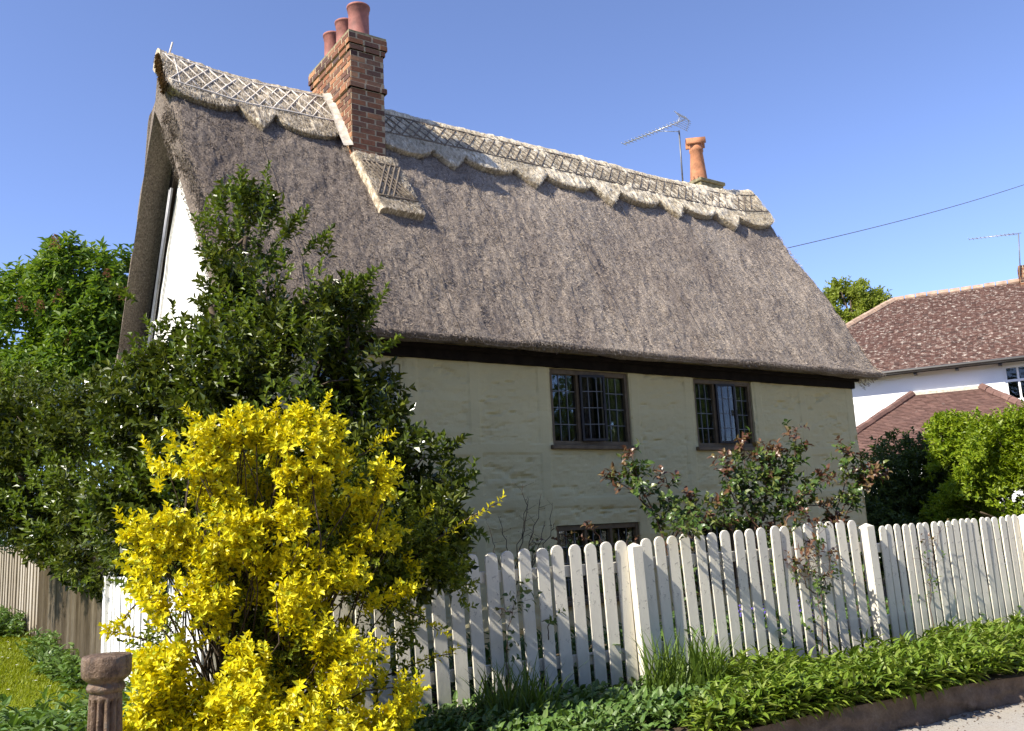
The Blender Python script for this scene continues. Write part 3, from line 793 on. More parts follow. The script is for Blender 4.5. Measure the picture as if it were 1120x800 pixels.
def build_timber():
    mb = MB(); mb.box(-9.95, .02, -.055, .02, 3.28, 3.425)  # real beam, made deeper and blacker to stand for the eaves shadow too
    mb.box(-9.95, .05, -.12, -.058, 3.385, 3.44)
    bevel(mb.build('eaves_beam', MT['shade_dark_wood'], cot), .008)
    for sgn in (-1, 1):
        b = MB(); y0 = D_ + sgn * (D_ - .22); A = (WL - .035, y0, 3.75); B = (WL - .035, D_ + sgn * .12, 6.3)
        b.beam(A, B, .05, .18, 0, (0, -sgn * .8, .6))
        b.build('barge_board', MT['shade_dark_wood'], cot)
    b = MB()
    for k, dy in ((0, 0), (1, -.07)):
        P = np.array([(WL - .08, D_ + .38 + dy, 5.72), (WL - .08, D_ + .9 + dy, 4.8), (WL - .08, D_ + 1.42 + dy, 3.85), (WL - .08, D_ + 1.5 + dy, 1.2)])
        b.tube(P, .018, 6)
    b.build('drain_pipe', MT['metal_dark'], cot, True)
build_timber()

def build_window(x0, x1, z0, z1, lights, cols, rows, open_idx=None, frame='frame_wood', curtains=(), sill=True, fw=.055, label=None):
    """window = frame mesh with pane, leading, casement, sill and curtain children"""
    yf0, yf1 = .015, .095
    mb = MB(); mb.box(x0 + .003, x0 + fw, yf0, yf1, z0 + .003, z1 - .003); mb.box(x1 - fw, x1 - .003, yf0, yf1, z0 + .003, z1 - .003)
    mb.box(x0 + fw, x1 - fw, yf0, yf1, z1 - fw * 1.2, z1 - .003); mb.box(x0 + fw, x1 - fw, yf0, yf1, z0 + .003, z0 + fw)
    n = lights; w = (x1 - x0 - 2 * fw) / n; mw = .04
    for k in range(1, n): mb.box(x0 + fw + k * w - mw / 2, x0 + fw + k * w + mw / 2, yf0, yf1, z0 + fw, z1 - fw * 1.2)
    W = mb.build('window', MT[frame], cot)
    bevel(W, .004)
    if label: W['label'] = label
    zb, zt = z0 + fw, z1 - fw * 1.2
    for k in range(n):
        a = x0 + fw + k * w + (mw / 2 if k else 0); b = x0 + fw + (k + 1) * w - (mw / 2 if k < n - 1 else 0)
        yy = .06
        def place(objs, a=a, b=b, k=k):
            if k == open_idx:
                for q in objs:
                    q.location = (a, -.0, 0); q.rotation_euler = (0, 0, -R(13))
        ox, oy = (a, 0.0) if k == open_idx else (0.0, 0.0)
        objs = []
        if k == open_idx:
            c = MB(); t = .028; A0, B0 = 0.0, b - a
            c.box(A0, A0 + t, -.02, .015, zb, zt); c.box(B0 - t, B0, -.02, .015, zb, zt); c.box(A0 + t, B0 - t, -.02, .015, zt - t, zt); c.box(A0 + t, B0 - t, -.02, .015, zb, zb + t)
            c.box(B0 - .05, B0 - .01, -.045, -.02, (zb + zt) / 2 - .03, (zb + zt) / 2 + .05)
            objs.append(c.build('casement', MT['casement_metal'], W)); yy = 0.0
        def quad(a, b, z0_, z1_, y):
            return [(a, y, z0_), (b, y, z0_), (b, y, z1_), (a, y, z1_)]
        p = MB(); e = .004
        p.box(a - ox + e, b - ox - e, yy - .003, yy + .003, zb + e, zt - e)
        objs.append(p.build('pane', MT['glass'], W))
        l = MB()
        for q in range(1, cols):
            xx = a - ox + (b - a) * q / cols; l.box(xx - .005, xx + .005, yy - .009, yy + .009, zb, zt)
        for q in range(1, rows):
            zz = zb + (zt - zb) * q / rows; l.box(a - ox, b - ox, yy - .008, yy + .008, zz - .005, zz + .005)
        if cols > 1 or rows > 1: objs.append(l.build('leading', MT['lead'] if frame != 'cream_wood' else MT['cream_wood'], W))
        place(objs)
    if sill:
        s = MB(); s.box(x0 - .05, x1 + .06, -.065, .02, z0 - .055, z0 - .002); bevel(s.build('sill', MT['frame_wood'], W), .008)
    for (f0, f1) in curtains:
        a = x0 + (x1 - x0) * f0; b = x0 + (x1 - x0) * f1; m = 40
        V = []; F = []
        for i in range(m + 1):
            x = a + (b - a) * i / m; y = .19 + .03 * math.sin(i * 1.25) + .012 * math.sin(i * 2.9)
            V += [(x, y, z0 - .02), (x, y + .01 * math.sin(i), z1 - .03)]
            if i: F.append((2 * i - 2, 2 * i, 2 * i + 1, 2 * i - 1))
        mesh_obj('curtain', V, F, MT['curtain'], W, True)
    return W
build_window(-6.075, -4.787, 2.318, 3.275, 3, 3, 4, 1, curtains=((.36, .64), (.86, .98)), label='wider upper window with three lights and open middle casement')
build_window(-3.59, -2.408, 2.318, 3.275, 3, 3, 4, 1, curtains=((.02, .1), (.44, .97)), label='upper right window with curtain and open casement')
build_window(-6.10, -4.765, .45, 1.345, 3, 3, 4, curtains=(), label='ground floor window half hidden by the fence')
build_window(-3.95, -2.55, .45, 1.335, 3, 3, 4, label='ground floor window behind the rose bush')
build_window(-9.2, -8.13, 2.40, 3.2, 2, 1, 2, None, 'cream_wood', ((.6, .97),), False, .085, label='cream framed window by the holly')

def bricks(mb, mm, x0, x1, y0, y1, z0, z1, rng, proud=0.0):
    """courses of separate bricks round a stack"""
    bh, bl, j = .062, .212, .014
    z = z0; c = 0
    while z + bh <= z1 + .002:
        X0, X1, Y0, Y1 = x0 - proud, x1 + proud, y0 - proud, y1 + proud
        for face in range(4):
            Lf = (X1 - X0) if face in (0, 2) else (Y1 - Y0)
            t = -(bl / 2) * (c % 2) - (.0 if face in (0, 2) else .11); th = .1
            while t < Lf - .012:
                header = False
                a, b = max(0, t), min(Lf, t + bl)
                if b - a > .03:
                    o = rng.uniform(-.003, .003)
                    if face == 0: mb.box(X0 + a + j / 2, X0 + b - j / 2, Y0 - o, Y0 + th, z, z + bh)
                    elif face == 2: mb.box(X0 + a + j / 2, X0 + b - j / 2, Y1 - th, Y1 + o, z, z + bh)
                    elif face == 1: mb.box(X1 - th, X1 + o + .001, Y0 + a + j / 2, Y0 + b - j / 2, z + .0005, z + bh - .0005)
                    else: mb.box(X0 - o - .001, X0 + th, Y0 + a + j / 2, Y0 + b - j / 2, z + .0005, z + bh - .0005)
                t += bl + j
        z += bh + j; c += 1
    mm.box(x0 - proud + .005, x1 + proud - .005, y0 - proud + .005, y1 + proud - .005, z0, z1 - .004)

def build_chimneys():
    rng = random.Random(3)
    mb, mm = MB(), MB(); X0, X1, Y0, Y1 = -8.11, -7.63, 1.2, 2.52; c = .076
    z0 = 5.33
    n1 = 23; zs = z0 + n1 * c
    bricks(mb, mm, X0, X1, Y0, Y1, z0, zs, rng)
    bricks(mb, mm, X0, X1, Y0, Y1, zs, zs + c, rng, .028)
    z2 = zs + c; z3 = z2 + 6 * c
    bricks(mb, mm, X0, X1, Y0, Y1, z2, z3, rng)
    bricks(mb, mm, X0, X1, Y0, Y1, z3, z3 + c, rng, .02)
    bricks(mb, mm, X0, X1, Y0, Y1, z3 + c, z3 + 3 * c, rng, .04)
    top = z3 + 3 * c - .004
    ch = mb.build('chimney', MT['brick'], cot); ch['label'] = 'tall brick chimney with three red pots'
    mm.build('mortar', MT['mortar'], ch)
    m = MB()
    m.box(X0 - .03, X1 + .03, Y0 - .03, Y1 + .03, top - .002, top + .03)
    m.build('mortar_cap', MT['stone'], ch)
    for y, h, r in ((1.44, .535, .148), (1.88, .54, .135), (2.3, .56, .135)):
        p = MB(); prof = [(r * 1.04, 0), (r * 1.04, .05), (r * .95, .07), (r * .93, h - .09), (r * .99, h - .08), (r * 1.0, h - .03), (r * 1.07, h - .025), (r * 1.07, h), (r * .85, h), (r * .8, h - .25)]
        p.lathe(prof, ((X0 + X1) / 2, y, top + .02), 28); p.build('chimney_pot', MT['terracotta_red'], ch, True)
    # lesser chimney behind the ridge: mossy base, tapered pot with a hood
    b = MB(); b.box(-.72, -.12, 2.15, 2.7, 6.6, 7.47); b.box(-.75, -.09, 2.12, 2.73, 7.472, 7.54)
    c2 = bevel(b.build('chimney', MT['stone'], cot), .012); c2['label'] = 'low mossy chimney base with hooded orange pot'
    p = MB(); cx, cy = -.48, 2.42; h = .78
    prof = [(.175, 0), (.168, .06), (.16, .1), (.118, h - .16), (.132, h - .14), (.132, h - .09), (.118, h - .07), (.118, h), (.10, h), (.09, h - .3)]
    p.lathe(prof, (cx, cy, 7.54), 26)
    po = p.build('chimney_pot', MT['terracotta'], c2, True)
    q = MB(); V = []; n = 14; rr = .135; L = .18; th = .022
    ax = nrm(np.array([.75, -.66, 0.])); sd = np.array([-ax[1], ax[0], 0])
    c0 = np.array([cx, cy, 7.54 + h + .015])
    for e in (-1, 1):
        for ro in (rr, rr - th):
            for i in range(n + 1):
                t = -.25 + (math.pi + .5) * i / n; V.append(c0 + ax * L * e + sd * ro * math.cos(t) + np.array([0, 0, ro * math.sin(t)]))
    m_ = n + 1; F = []
    for i in range(n):
        F += [(i, i + 1, 2 * m_ + i + 1, 2 * m_ + i), (m_ + i + 1, m_ + i, 3 * m_ + i, 3 * m_ + i + 1), (i + 1, i, m_ + i, m_ + i + 1), (2 * m_ + i, 2 * m_ + i + 1, 3 * m_ + i + 1, 3 * m_ + i)]
    F += [(0, 2 * m_, 3 * m_, m_), (n, m_ + n, 3 * m_ + n, 2 * m_ + n)]
    q.add(V, F); q.build('hood', MT['terracotta'], c2, True)
build_chimneys()

def yagi(name, base, top, A, B, nel, el, mat, label, refl=True):
    r = empty(name, base); tag(r, label, 'aerial')
    b = np.array(base, float); top, A, B = (np.array(q, float) - b for q in (top, A, B))
    m = MB(); m.tube([(0, 0, 0), top], .016, 6); m.build('mast', MT['metal_dark'], r, True)
    m = MB(); m.tube([A, B], .012, 5); m.tube([top - (0, 0, .02), (A * .45 + B * .55)], .007, 4); m.build('boom', MT['metal'], r, True)
    d = nrm(B - A); s = nrm(np.cross(d, (0, 0, 1)))
    m = MB()
    for i in range(nel):
        p = A + (B - A) * (i / nel * .93); m.tube([p - s * el / 2, p + s * el / 2], .0085, 4)
    m.build('element', MT['metal'], r, True)
    if refl:
        m = MB()
        for sg in (1, -1):
            for i in range(5):
                p = B + np.array([0, 0, sg * (.02 + i * .028)]) - d * (.02 * i); m.tube([p - s * .2, p + s * .2], .0065, 4)
            for t in (-.15, .15): m.tube([B + s * t, B + s * t + np.array([0, 0, sg * .14]) - d * .08], .0065, 4)
        m.build('reflector', MT['metal'], r, True)
def hw(x, y, z):
    c, s = math.cos(YAW), math.sin(YAW); return (HOUSE[0] + x * c - y * s, HOUSE[1] + x * s + y * c, z)
yagi('television_aerial', hw(-1.30, 2.05, 7.27), hw(-1.27, 2.06, 8.30), hw(-1.66, 3.12, 8.38), hw(-1.38, 1.80, 8.38), 16, .17, None, 'silver aerial with grid reflector on the thatched ridge beside the orange pot')

# ------------------------------------------------------------------ neighbouring house
NA = -R(27)
nei = empty('tiled_house', (11.768, 24.0, 0), NA)
tag(nei, 'white rendered house with red clay tile roof behind the cottage', 'house')
def roof_plane(A, B, C, D, mat, parent, name='roof', tw=.13, te=.088, rng=random.Random(2)):
    """A,B eave left/right ; D,C top left/right: separate lapped tiles"""
    A, B, C, D = (np.array(q, float) for q in (A, B, C, D))
    n = nrm(np.cross(B - A, D - A)); Ls = np.linalg.norm(nrm(np.cross(n, nrm(B - A))) @ (D - A))
    u = nrm(B - A); v = nrm(np.cross(n, u)); hgt = (D - A) @ v
    dl = ((D - A) @ u); wl = (B - A) @ u; cr_ = (C - A) @ u
    mb = MB(); rows = int(hgt / te)
    for r_ in range(rows + 1):
        h = r_ * te; f = min(1, h / hgt); xa = dl * f; xb = wl + (cr_ - wl) * f
        x = xa - (tw / 2) * (r_ % 2)
        while x < xb:
            a, b = max(x, xa), min(x + tw - .004, xb)
            if b - a > .02:
                o1 = .022 + rng.uniform(0, .008); o0 = .002; tl = rng.uniform(-.004, .004)
                h1 = min(h + te * 1.25, hgt)
                P = [A + u * a + v * (h - .01 + tl) + n * o1, A + u * b + v * (h - .01) + n * (o1 + tl), A + u * b + v * h1 + n * o0, A + u * a + v * h1 + n * o0, A + u * a + v * (h - .01 + tl) + n * (o1 - .014), A + u * b + v * (h - .01) + n * (o1 - .014 + tl)]
                mb.add(P, [(0, 1, 2, 3), (4, 5, 1, 0)])
            x += tw
    mb.add([A, B, C, D], [(0, 1, 2, 3)])
    o = mb.build(name, mat, parent); return o
def build_neighbour():
    XL_, XR_, DP = -5.2, 9.0, 8.2; EZ, RZ = 5.02, 7.92
    w = MB()
    # front wall with one opening
    ox0, ox1, oz0, oz1 = 1.22, 2.5, 3.95, 4.88
    for (a, b, c, d) in ((XL_, ox0, 0, EZ), (ox1, XR_, 0, EZ), (ox0, ox1, 0, oz0), (ox0, ox1, oz1, EZ)):
        w.add([(a, 0, c), (b, 0, c), (b, 0, d), (a, 0, d)], [(0, 1, 2, 3)])
    w.add([(ox0, 0, oz0), (ox0, .18, oz0), (ox0, .18, oz1), (ox0, 0, oz1)], [(0, 1, 2, 3)]); w.add([(ox1, 0, oz0), (ox1, .18, oz0), (ox1, .18, oz1), (ox1, 0, oz1)], [(3, 2, 1, 0)])
    w.add([(ox0, 0, oz0), (ox1, 0, oz0), (ox1, .18, oz0), (ox0, .18, oz0)], [(0, 1, 2, 3)]); w.add([(ox0, 0, oz1), (ox1, 0, oz1), (ox1, .18, oz1), (ox0, .18, oz1)], [(3, 2, 1, 0)])
    w.add([(XL_, 0, 0), (XL_, DP, 0), (XL_, DP, EZ), (XL_, 0, EZ)], [(3, 2, 1, 0)]); w.add([(XR_, 0, 0), (XR_, DP, 0), (XR_, DP, EZ), (XR_, 0, EZ)], [(0, 1, 2, 3)]); w.add([(XL_, DP, 0), (XR_, DP, 0), (XR_, DP, EZ), (XL_, DP, EZ)], [(3, 2, 1, 0)])
    w.add([(ox0 - .1, 1.5, 3.5), (ox1 + .3, 1.5, 3.5), (ox1 + .3, 1.5, EZ), (ox0 - .1, 1.5, EZ)], [(0, 1, 2, 3)], 1)
    w.build('wall', [MT['white_render'], MT['room']], nei)
    o = .36; ry = DP / 2
    A, B = (XL_ - o, -o, EZ + .02), (XR_ + o, -o, EZ + .02); rl = -1.42; C, Dd = (XR_ - 3, ry, RZ), (rl, ry, RZ)
    rf = roof_plane(A, B, C, Dd, MT['tile'], nei)
    h = MB()
    bl, br = (XL_ - o, DP + o, EZ + .02), (XR_ + o, DP + o, EZ + .02)
    h.add([A, Dd, bl], [(2, 1, 0)]); h.add([B, br, C], [(0, 1, 2)]); h.add([bl, br, C, Dd], [(3, 2, 1, 0)])
    h.build('rear_roof', MT['tile_clean'], nei)
    r = MB()
    def ridge(P, Q, mbx, rr=.12, seg=.32):
        P, Q = np.array(P, float), np.array(Q, float); n = max(1, int(np.linalg.norm(Q - P) / seg))
        for i in range(n):
            a = P + (Q - P) * i / n; b = P + (Q - P) * ((i + 1) / n - .004); z = random.uniform(-.01, .01)
            mbx.tube([a + (0, 0, z), b + (0, 0, z)], rr, 8)
    ridge(Dd, C, r); ridge(A, Dd, r); r.build('ridge_tiles', MT['ridge_tile'], rf)
    g = MB(); g.tube([(XL_ - o, -o - .06, EZ - .03), (XR_ + o, -o - .06, EZ - .03)], .06, 8); g.box(XL_ - .3, XR_ + .3, -o + .01, -o + .04, EZ - .10, EZ + .0)
    for k in range(14): g.box(XL_ + .2 + k * 1.02, XL_ + .28 + k * 1.02, -o + .04, -.002, EZ - .13, EZ - .03)
    g.build('gutter', MT['gutter'], nei, False)
    # window
    f = MB(); t = .06
    f.box(ox0, ox0 + t, .03, .1, oz0, oz1); f.box(ox1 - t, ox1, .03, .1, oz0, oz1); f.box(ox0 + t, ox1 - t, .03, .1, oz0, oz0 + t); f.box(ox0 + t, ox1 - t, .03, .1, oz1 - t, oz1)
    for k in (1, 2, 3): xx = ox0 + (ox1 - ox0) * k / 4; f.box(xx - .025, xx + .025, .035, .095, oz0 + t, oz1 - t)
    zz = oz0 + (oz1 - oz0) * .58; f.box(ox0 + t, ox1 - t, .033, .097, zz - .03, zz + .03)
    wn = f.build('window', MT['white_render'], nei); 
    p = MB(); p.box(ox0 + .03, ox1 - .03, .06, .066, oz0 + .03, oz1 - .03); p.build('pane', MT['glass'], wn)
    s = MB(); s.box(ox0 - .06, ox1 + .06, -.08, .02, oz0 - .07, oz0 - .003); s.build('sill', MT['white_render'], wn)
    # lean-to with hipped tiled roof
    lx0, lx1, ly, lz0, lz1 = -3.25, 2.8, -3.5, 2.58, 4.36; tx0, tx1 = -1.03, .66
    lw = MB(); lw.add([(lx0 + .25, ly + .25, 0), (lx1 - .25, ly + .25, 0), (lx1 - .25, ly + .25, lz0 + .05), (lx0 + .25, ly + .25, lz0 + .05)], [(0, 1, 2, 3)])
    lw.add([(lx0 + .25, ly + .25, 0), (lx0 + .25, -.01, 0), (lx0 + .25, -.01, lz0 + .05), (lx0 + .25, ly + .25, lz0 + .05)], [(3, 2, 1, 0)])
    lw.add([(lx1 - .25, ly + .25, 0), (lx1 - .25, -.01, 0), (lx1 - .25, -.01, lz0 + .05), (lx1 - .25, ly + .25, lz0 + .05)], [(0, 1, 2, 3)])
    lw.build('lean_to_wall', MT['white_render'], nei)
    lr = roof_plane((lx0, ly, lz0), (lx1, ly, lz0), (tx1, -.02, lz1), (tx0, -.02, lz1), MT['tile_clean'], nei, 'lean_to_roof', .17, .095, random.Random(5))
    e = MB(); e.add([(lx0, ly, lz0), (tx0, -.02, lz1), (lx0, -.02, lz0)], [(2, 1, 0)]); e.add([(lx1, ly, lz0), (tx1, -.02, lz1), (lx1, -.02, lz0)], [(0, 1, 2)]); e.build('hip_end', MT['tile_clean'], lr)
    for (pa, pb) in (((lx0, ly, lz0 + .02), (tx0, -.06, lz1 + .02)), ((lx1, ly, lz0 + .02), (tx1, -.06, lz1 + .02))):
        e = MB(); ridge(pa, pb, e, .11, .3); e.build('hip_tiles', MT['tile_clean'], lr)
    e = MB(); e.box(tx0, tx1, -.12, -.004, lz1 - .02, lz1 + .07); e.build('flashing', MT['mortar_pale'], lr)
    # chimney
    mb, mm = MB(), MB(); bricks(mb, mm, 2.12, 2.75, ry - .35, ry + .35, 7.0, 8.36, random.Random(8))
    c = mb.build('chimney', MT['brick'], nei); mm.build('mortar', MT['mortar'], c)
build_neighbour()
def nw(x, y, z):
    c, s = math.cos(NA), math.sin(NA); return (11.768 + x * c - y * s, 24 + x * s + y * c, z)
Am = at(1114, 256, 26.2)
yagi('television_aerial', nw(2.14, 3.72, 8.0), tuple(Am), tuple(at(1060, 262, 27.0)), tuple(at(1117, 255, 26.15)), 12, .30, None, 'grey aerial on the chimney of the red tiled house', False)

# ------------------------------------------------------------------ fences
FA = np.array([.86, 7.72]); FD = np.array([math.cos(R(26)), math.sin(R(26))]); FN = np.array([FD[1], -FD[0]])   # FN faces the road
fence = empty('picket_fence', (FA[0], FA[1], 0), R(26))
tag(fence, 'weathered white picket fence along the road in front of the cottage', 'fence')
def fx(X): return (X - FA[0]) / FD[0]            # distance along the fence from world X
def picket(parent, x, h, w, y=0.0, lean=0.0, z0=-.04, mat='paint', th=.02, rng=random):
    n = 9; prof = [(-w / 2, z0), (w / 2, z0)] + [(w / 2 * math.cos(math.pi * i / n), h - w / 2 + w / 2 * math.sin(math.pi * i / n)) for i in range(n + 1)]
    k = len(prof); mb = MB()
    V = [(px_, -th / 2, pz) for px_, pz in prof] + [(px_, th / 2, pz) for px_, pz in prof]
    F = [tuple(range(k)), tuple(range(2 * k - 1, k - 1, -1))] + [(i, k + i, k + (i + 1) % k, (i + 1) % k) for i in range(k)]
    mb.add(V, F); o = mb.build('picket', MT[mat], parent); bevel(o, .004)
    o.location = (x, y, 0); o.rotation_euler = (rng.uniform(-.008, .008), lean + rng.uniform(-.006, .006), rng.uniform(-.05, .05))
    return o
def post(parent, x, h, w=.105, y=-.025, lean=0.0, mat='paint'):
    mb = MB(); a = w / 2; mb.box(-a, a, -a, a, -.2, h - .02); mb.add([(-a - .0, -a, h - .02), (a, -a, h - .02), (a, a, h - .02), (-a, a, h - .02), (0, 0, h + .015)], [(0, 1, 4), (1, 2, 4), (2, 3, 4), (3, 0, 4)])
    o = bevel(mb.build('post', MT[mat], parent), .006); o.location = (x, y, 0); o.rotation_euler = (0, lean, 0); return o
rp = random.Random(4)
LEAN = -.035
xP = [fx(-2.06), fx(.97), fx(3.37), fx(5.43)]
post(fence, xP[0], 1.10, lean=LEAN); post(fence, xP[1], 1.165, lean=LEAN); post(fence, xP[2], 1.215, lean=LEAN); post(fence, xP[3], 1.215, lean=-.02); post(fence, fx(8.2), 1.25)
def bay(xs, h0, h1, w, y=0.0, lean=LEAN):
    for i, x in enumerate(xs):
        f = i / max(1, len(xs) - 1); picket(fence, x, h0 + (h1 - h0) * f + rp.uniform(-.006, .006), w, y, lean * rp.uniform(.7, 1.2), rng=rp)
bay(np.linspace(fx(-1.96), fx(.86), 22), 1.12, 1.205, .108)
bay(np.linspace(fx(1.09), fx(3.22), 18), 1.212, 1.268, .103)
bay(np.linspace(fx(3.57), fx(5.34), 20), 1.195, 1.22, .083, .012, -.02)
bay(np.linspace(fx(5.6), fx(8.0), 22), 1.22, 1.2, .085, .012, -.01)
for (a, b, z) in ((xP[0], xP[1], .98), (xP[0], xP[1], .28), (xP[1], xP[2], 1.0), (xP[1], xP[2], .3), (xP[2], xP[3], .98), (xP[2], xP[3], .3), (xP[3], fx(8.2), .98)):
    m = MB(); m.box(a, b, .028, .07, z - .045, z + .045); bevel(m.build('rail', MT['paint'], fence), .004)

sfence = empty('picket_fence', (SC[0], SC[1], 0), math.atan2(SD[1], SD[0]))
tag(sfence, 'short sunlit white picket fence running back behind the yellow shrub', 'fence')
for i in range(23):
    picket(sfence, .2 + i * .142, 1.115 - .0018 * i + rp.uniform(-.01, .01), .098, 0, 0, mat='paint_bright', rng=rp)
for z in (.92, .3):
    m = MB(); m.box(.08, 3.38, -.065, -.025, z - .04, z + .04); m.build('rail', MT['paint_bright'], sfence)
post(sfence, 3.42, 1.1, .1, 0, 0, 'paint_bright')

def build_board_fence():
    r = empty('board_fence', (SC[0] + SD[0] * 3.5, SC[1] + SD[1] * 3.5, 0), math.atan2(SD[1], SD[0]))
    tag(r, 'weathered grey closeboard fence beside the lawn', 'fence')
    rg = random.Random(6); bend = 4.9; ang = R(16)
    def put(o, t0):
        if t0 >= bend - .01: o.location = (bend, 0, 0); o.rotation_euler = (0, 0, ang); return bend
        return 0
    t = .05
    spans = [(.05, 1.65), (1.65, 3.25), (3.25, bend), (bend, bend + 1.6), (bend + 1.6, bend + 3.2)]
    for (a, b) in spans:
        off = bend if a >= bend - .01 else 0
        mb = MB(); x = a
        while x < b - .02:
            w = rg.uniform(.085, .105); X2 = min(x + w + .012, b); tt = x + 3.5
            wx, wy = SC[0] + SD[0] * tt, SC[1] + SD[1] * tt
            zb = float(gh(wx - .1, wy)) - .03; zt = 1.33 + .017 * x + rg.uniform(-.012, .012)
            yy = rg.uniform(-.004, .004)
            V = [(x - off, .028 + yy, zb), (X2 - off, .008 + yy, zb), (X2 - off, .0 + yy, zb), (x - off, .008 + yy, zb)]
            V += [(p[0], p[1], zt) for p in V]
            mb.add(V, [(0, 1, 2, 3), (7, 6, 5, 4), (0, 4, 5, 1), (1, 5, 6, 2), (2, 6, 7, 3), (3, 7, 4, 0)]); x += w
        o = mb.build('board_panel', MT['grey_board'], r); put(o, a)
        m = MB(); tt = a + 3.5; zb = float(gh(SC[0] + SD[0] * tt, SC[1] + SD[1] * tt))
        m.box(a - off - .05, a - off + .05, -.1, -.002, zb - .2, 1.36 + .017 * a); o = m.build('post', MT['grey_board'], r); put(o, a)
    return r
build_board_fence()

# ------------------------------------------------------------------ cast iron bollard
def build_bollard():
    c = at(117, 716, 4.5); g = float(gh(c[0], c[1]))
    r = empty('iron_bollard', (c[0], c[1], g)); tag(r, 'rusty fluted cast iron post with round flat cap beside the yellow shrub', 'bollard')
    h = c[2] - g; s = MB(); nf = 12
    def fl(r_, z, t):
        a = (math.cos(t * nf) * .5 + .5) ** .6
        return r_ * (1 - .24 * (1 - a) * (1 if .12 < z < h - .2 else 0))
    prof = [(.12, -.1), (.12, .1), (.085, .115), (.085, .125)] + [(.085 - .010 * k / 8, .125 + (h - .34) * k / 8) for k in range(9)] + [(.074, h - .196), (.072, h - .17)]
    s.lathe(prof, (0, 0, 0), 144, 0, fl); s.build('shaft', MT['iron'], r, False)
    m = MB(); m.lathe([(.072, h - .171), (.082, h - .165), (.088, h - .15), (.082, h - .135), (.076, h - .125), (.09, h - .115), (.107, h - .10), (.112, h - .085), (.113, h - .015), (.108, h - .003), (.096, h + .0), (.03, h + .006)], (0, 0, 0), 48)
    o = m.build('cap', MT['iron'], r, True); bevel(o, .002)
build_bollard()

# ------------------------------------------------------------------ trees and shrubs
def plant(name, label, cat, base, group=None):
    r = empty(name, (0, 0, 0)); tag(r, label, cat, group); return r

def lob(px, py, Y, rx, rz, ry=None, w=1.0):
    """ellipsoid sited by where the photo shows it, radii in pixels at that depth"""
    k = Y / FPX; return (at(px, py, Y), (rx * k, (ry if ry else rx * k * .8), rz * k), w)

def build_holly():
    r = plant('holly_tree', 'large dark glossy holly tree in front of the left gable', 'tree', None)
    L = [lob(268, 260, 7.6, 42, 62, .4), lob(285, 350, 7.6, 58, 75, .6), lob(330, 330, 7.5, 66, 78, .5), lob(378, 330, 7.5, 28, 40, .3, .7), lob(190, 405, 7.9, 42, 40, .3, .35), lob(190, 450, 7.8, 80, 90, .6), lob(300, 440, 7.4, 110, 100, .7),
         lob(385, 450, 7.3, 62, 80, .5), lob(430, 540, 7.1, 80, 70, .4), lob(300, 570, 7.0, 130, 90, .4), lob(425, 600, 6.6, 75, 55, .3), lob(470, 590, 6.6, 40, 55, .25), lob(190, 560, 7.4, 90, 80, .5)]
    def clip(P):   # stay off the cottage walls
        x = P[:, 0] - HOUSE[0]; y = P[:, 1] - HOUSE[1]; hx = x * math.cos(YAW) + y * math.sin(YAW); hy = -x * math.sin(YAW) + y * math.cos(YAW)
        return ~((hx > WL - .1) & (hy > -.1)) & ~((hy > -.55) & (P[:, 2] > 3.3))
    foliage('crown', MT['holly'], r, L, 3500, 10, .17, .082, .046, 21, .3, (2.8, -.05), 1.0, .5, .6, clip=clip, fold=.3)
    foliage('young_growth', MT['holly_young'], r, L, 1150, 8, .15, .066, .036, 22, .88, (2.2, .0), .9, .9, .5, clip=clip, fold=.3)
    base = at(290, 700, 7.4); base[2] = -.05
    woody('trunk', MT['bark'], r, base, L, .09, 23, 1)
    # few long shoots above and to the right
    rng = np.random.default_rng(24)
    for (x0, y0, x1, y1) in ((262, 240, 265, 190), (285, 260, 292, 188), (250, 260, 240, 215), (380, 330, 410, 297), (400, 360, 420, 322), (372, 310, 402, 305), (440, 500, 500, 505), (430, 470, 462, 478), (460, 520, 510, 525), (480, 560, 525, 585), (410, 390, 430, 375), (300, 270, 330, 235), (330, 280, 350, 262), (150, 330, 128, 318), (230, 280, 215, 245)):
        mb = MB(); P, A = [], []; a, b = at(x0, y0, 7.3), at(x1, y1, 7.3); q = wob(a, b, 5, .1, rng); mb.tube(q, np.linspace(.008, .003, 5), 4)
        for t in np.linspace(.15, 1, 7):
            P.append(a + (b - a) * t); A.append(nrm(b - a))
        Pa, Da, Na, La, Wa, _ = sprigs(np.array(P), np.array(A), rng, 8, .10, .062, .032, 1.0, .2, .3)
        V, F = leaf_mesh(Pa, Da, Na, La, Wa, .3); mesh_obj('shoot', V, F, MT['holly_young'], r); mb.build('twig', MT['stem_green'], r, True)
build_holly()

def build_left_holly():
    r = plant('holly_bush', 'dark holly bush hanging over the grey board fence at far left', 'bush', None)
    L = [lob(60, 495, 10.6, 95, 85, .8), lob(0, 500, 11.2, 90, 95, .9), lob(120, 495, 10.0, 70, 85, .6), lob(100, 560, 9.9, 75, 70, .6), lob(40, 555, 10.9, 60, 50, .5), lob(165, 590, 9.0, 60, 48, .5), lob(120, 615, 9.3, 45, 28, .4)]
    foliage('crown', MT['holly'], r, L, 3400, 10, .17, .085, .047, 31, .35, (2.4, -.05), 1.0, .3, .7, fold=.3)
    foliage('young_growth', MT['holly_young'], r, L, 900, 8, .16, .07, .036, 32, .9, (2.0, -.05), .9, .7, .5)
    woody('trunk', MT['bark'], r, (-4.9, 11.4, 0.1), L, .08, 33, 1)
build_left_holly()

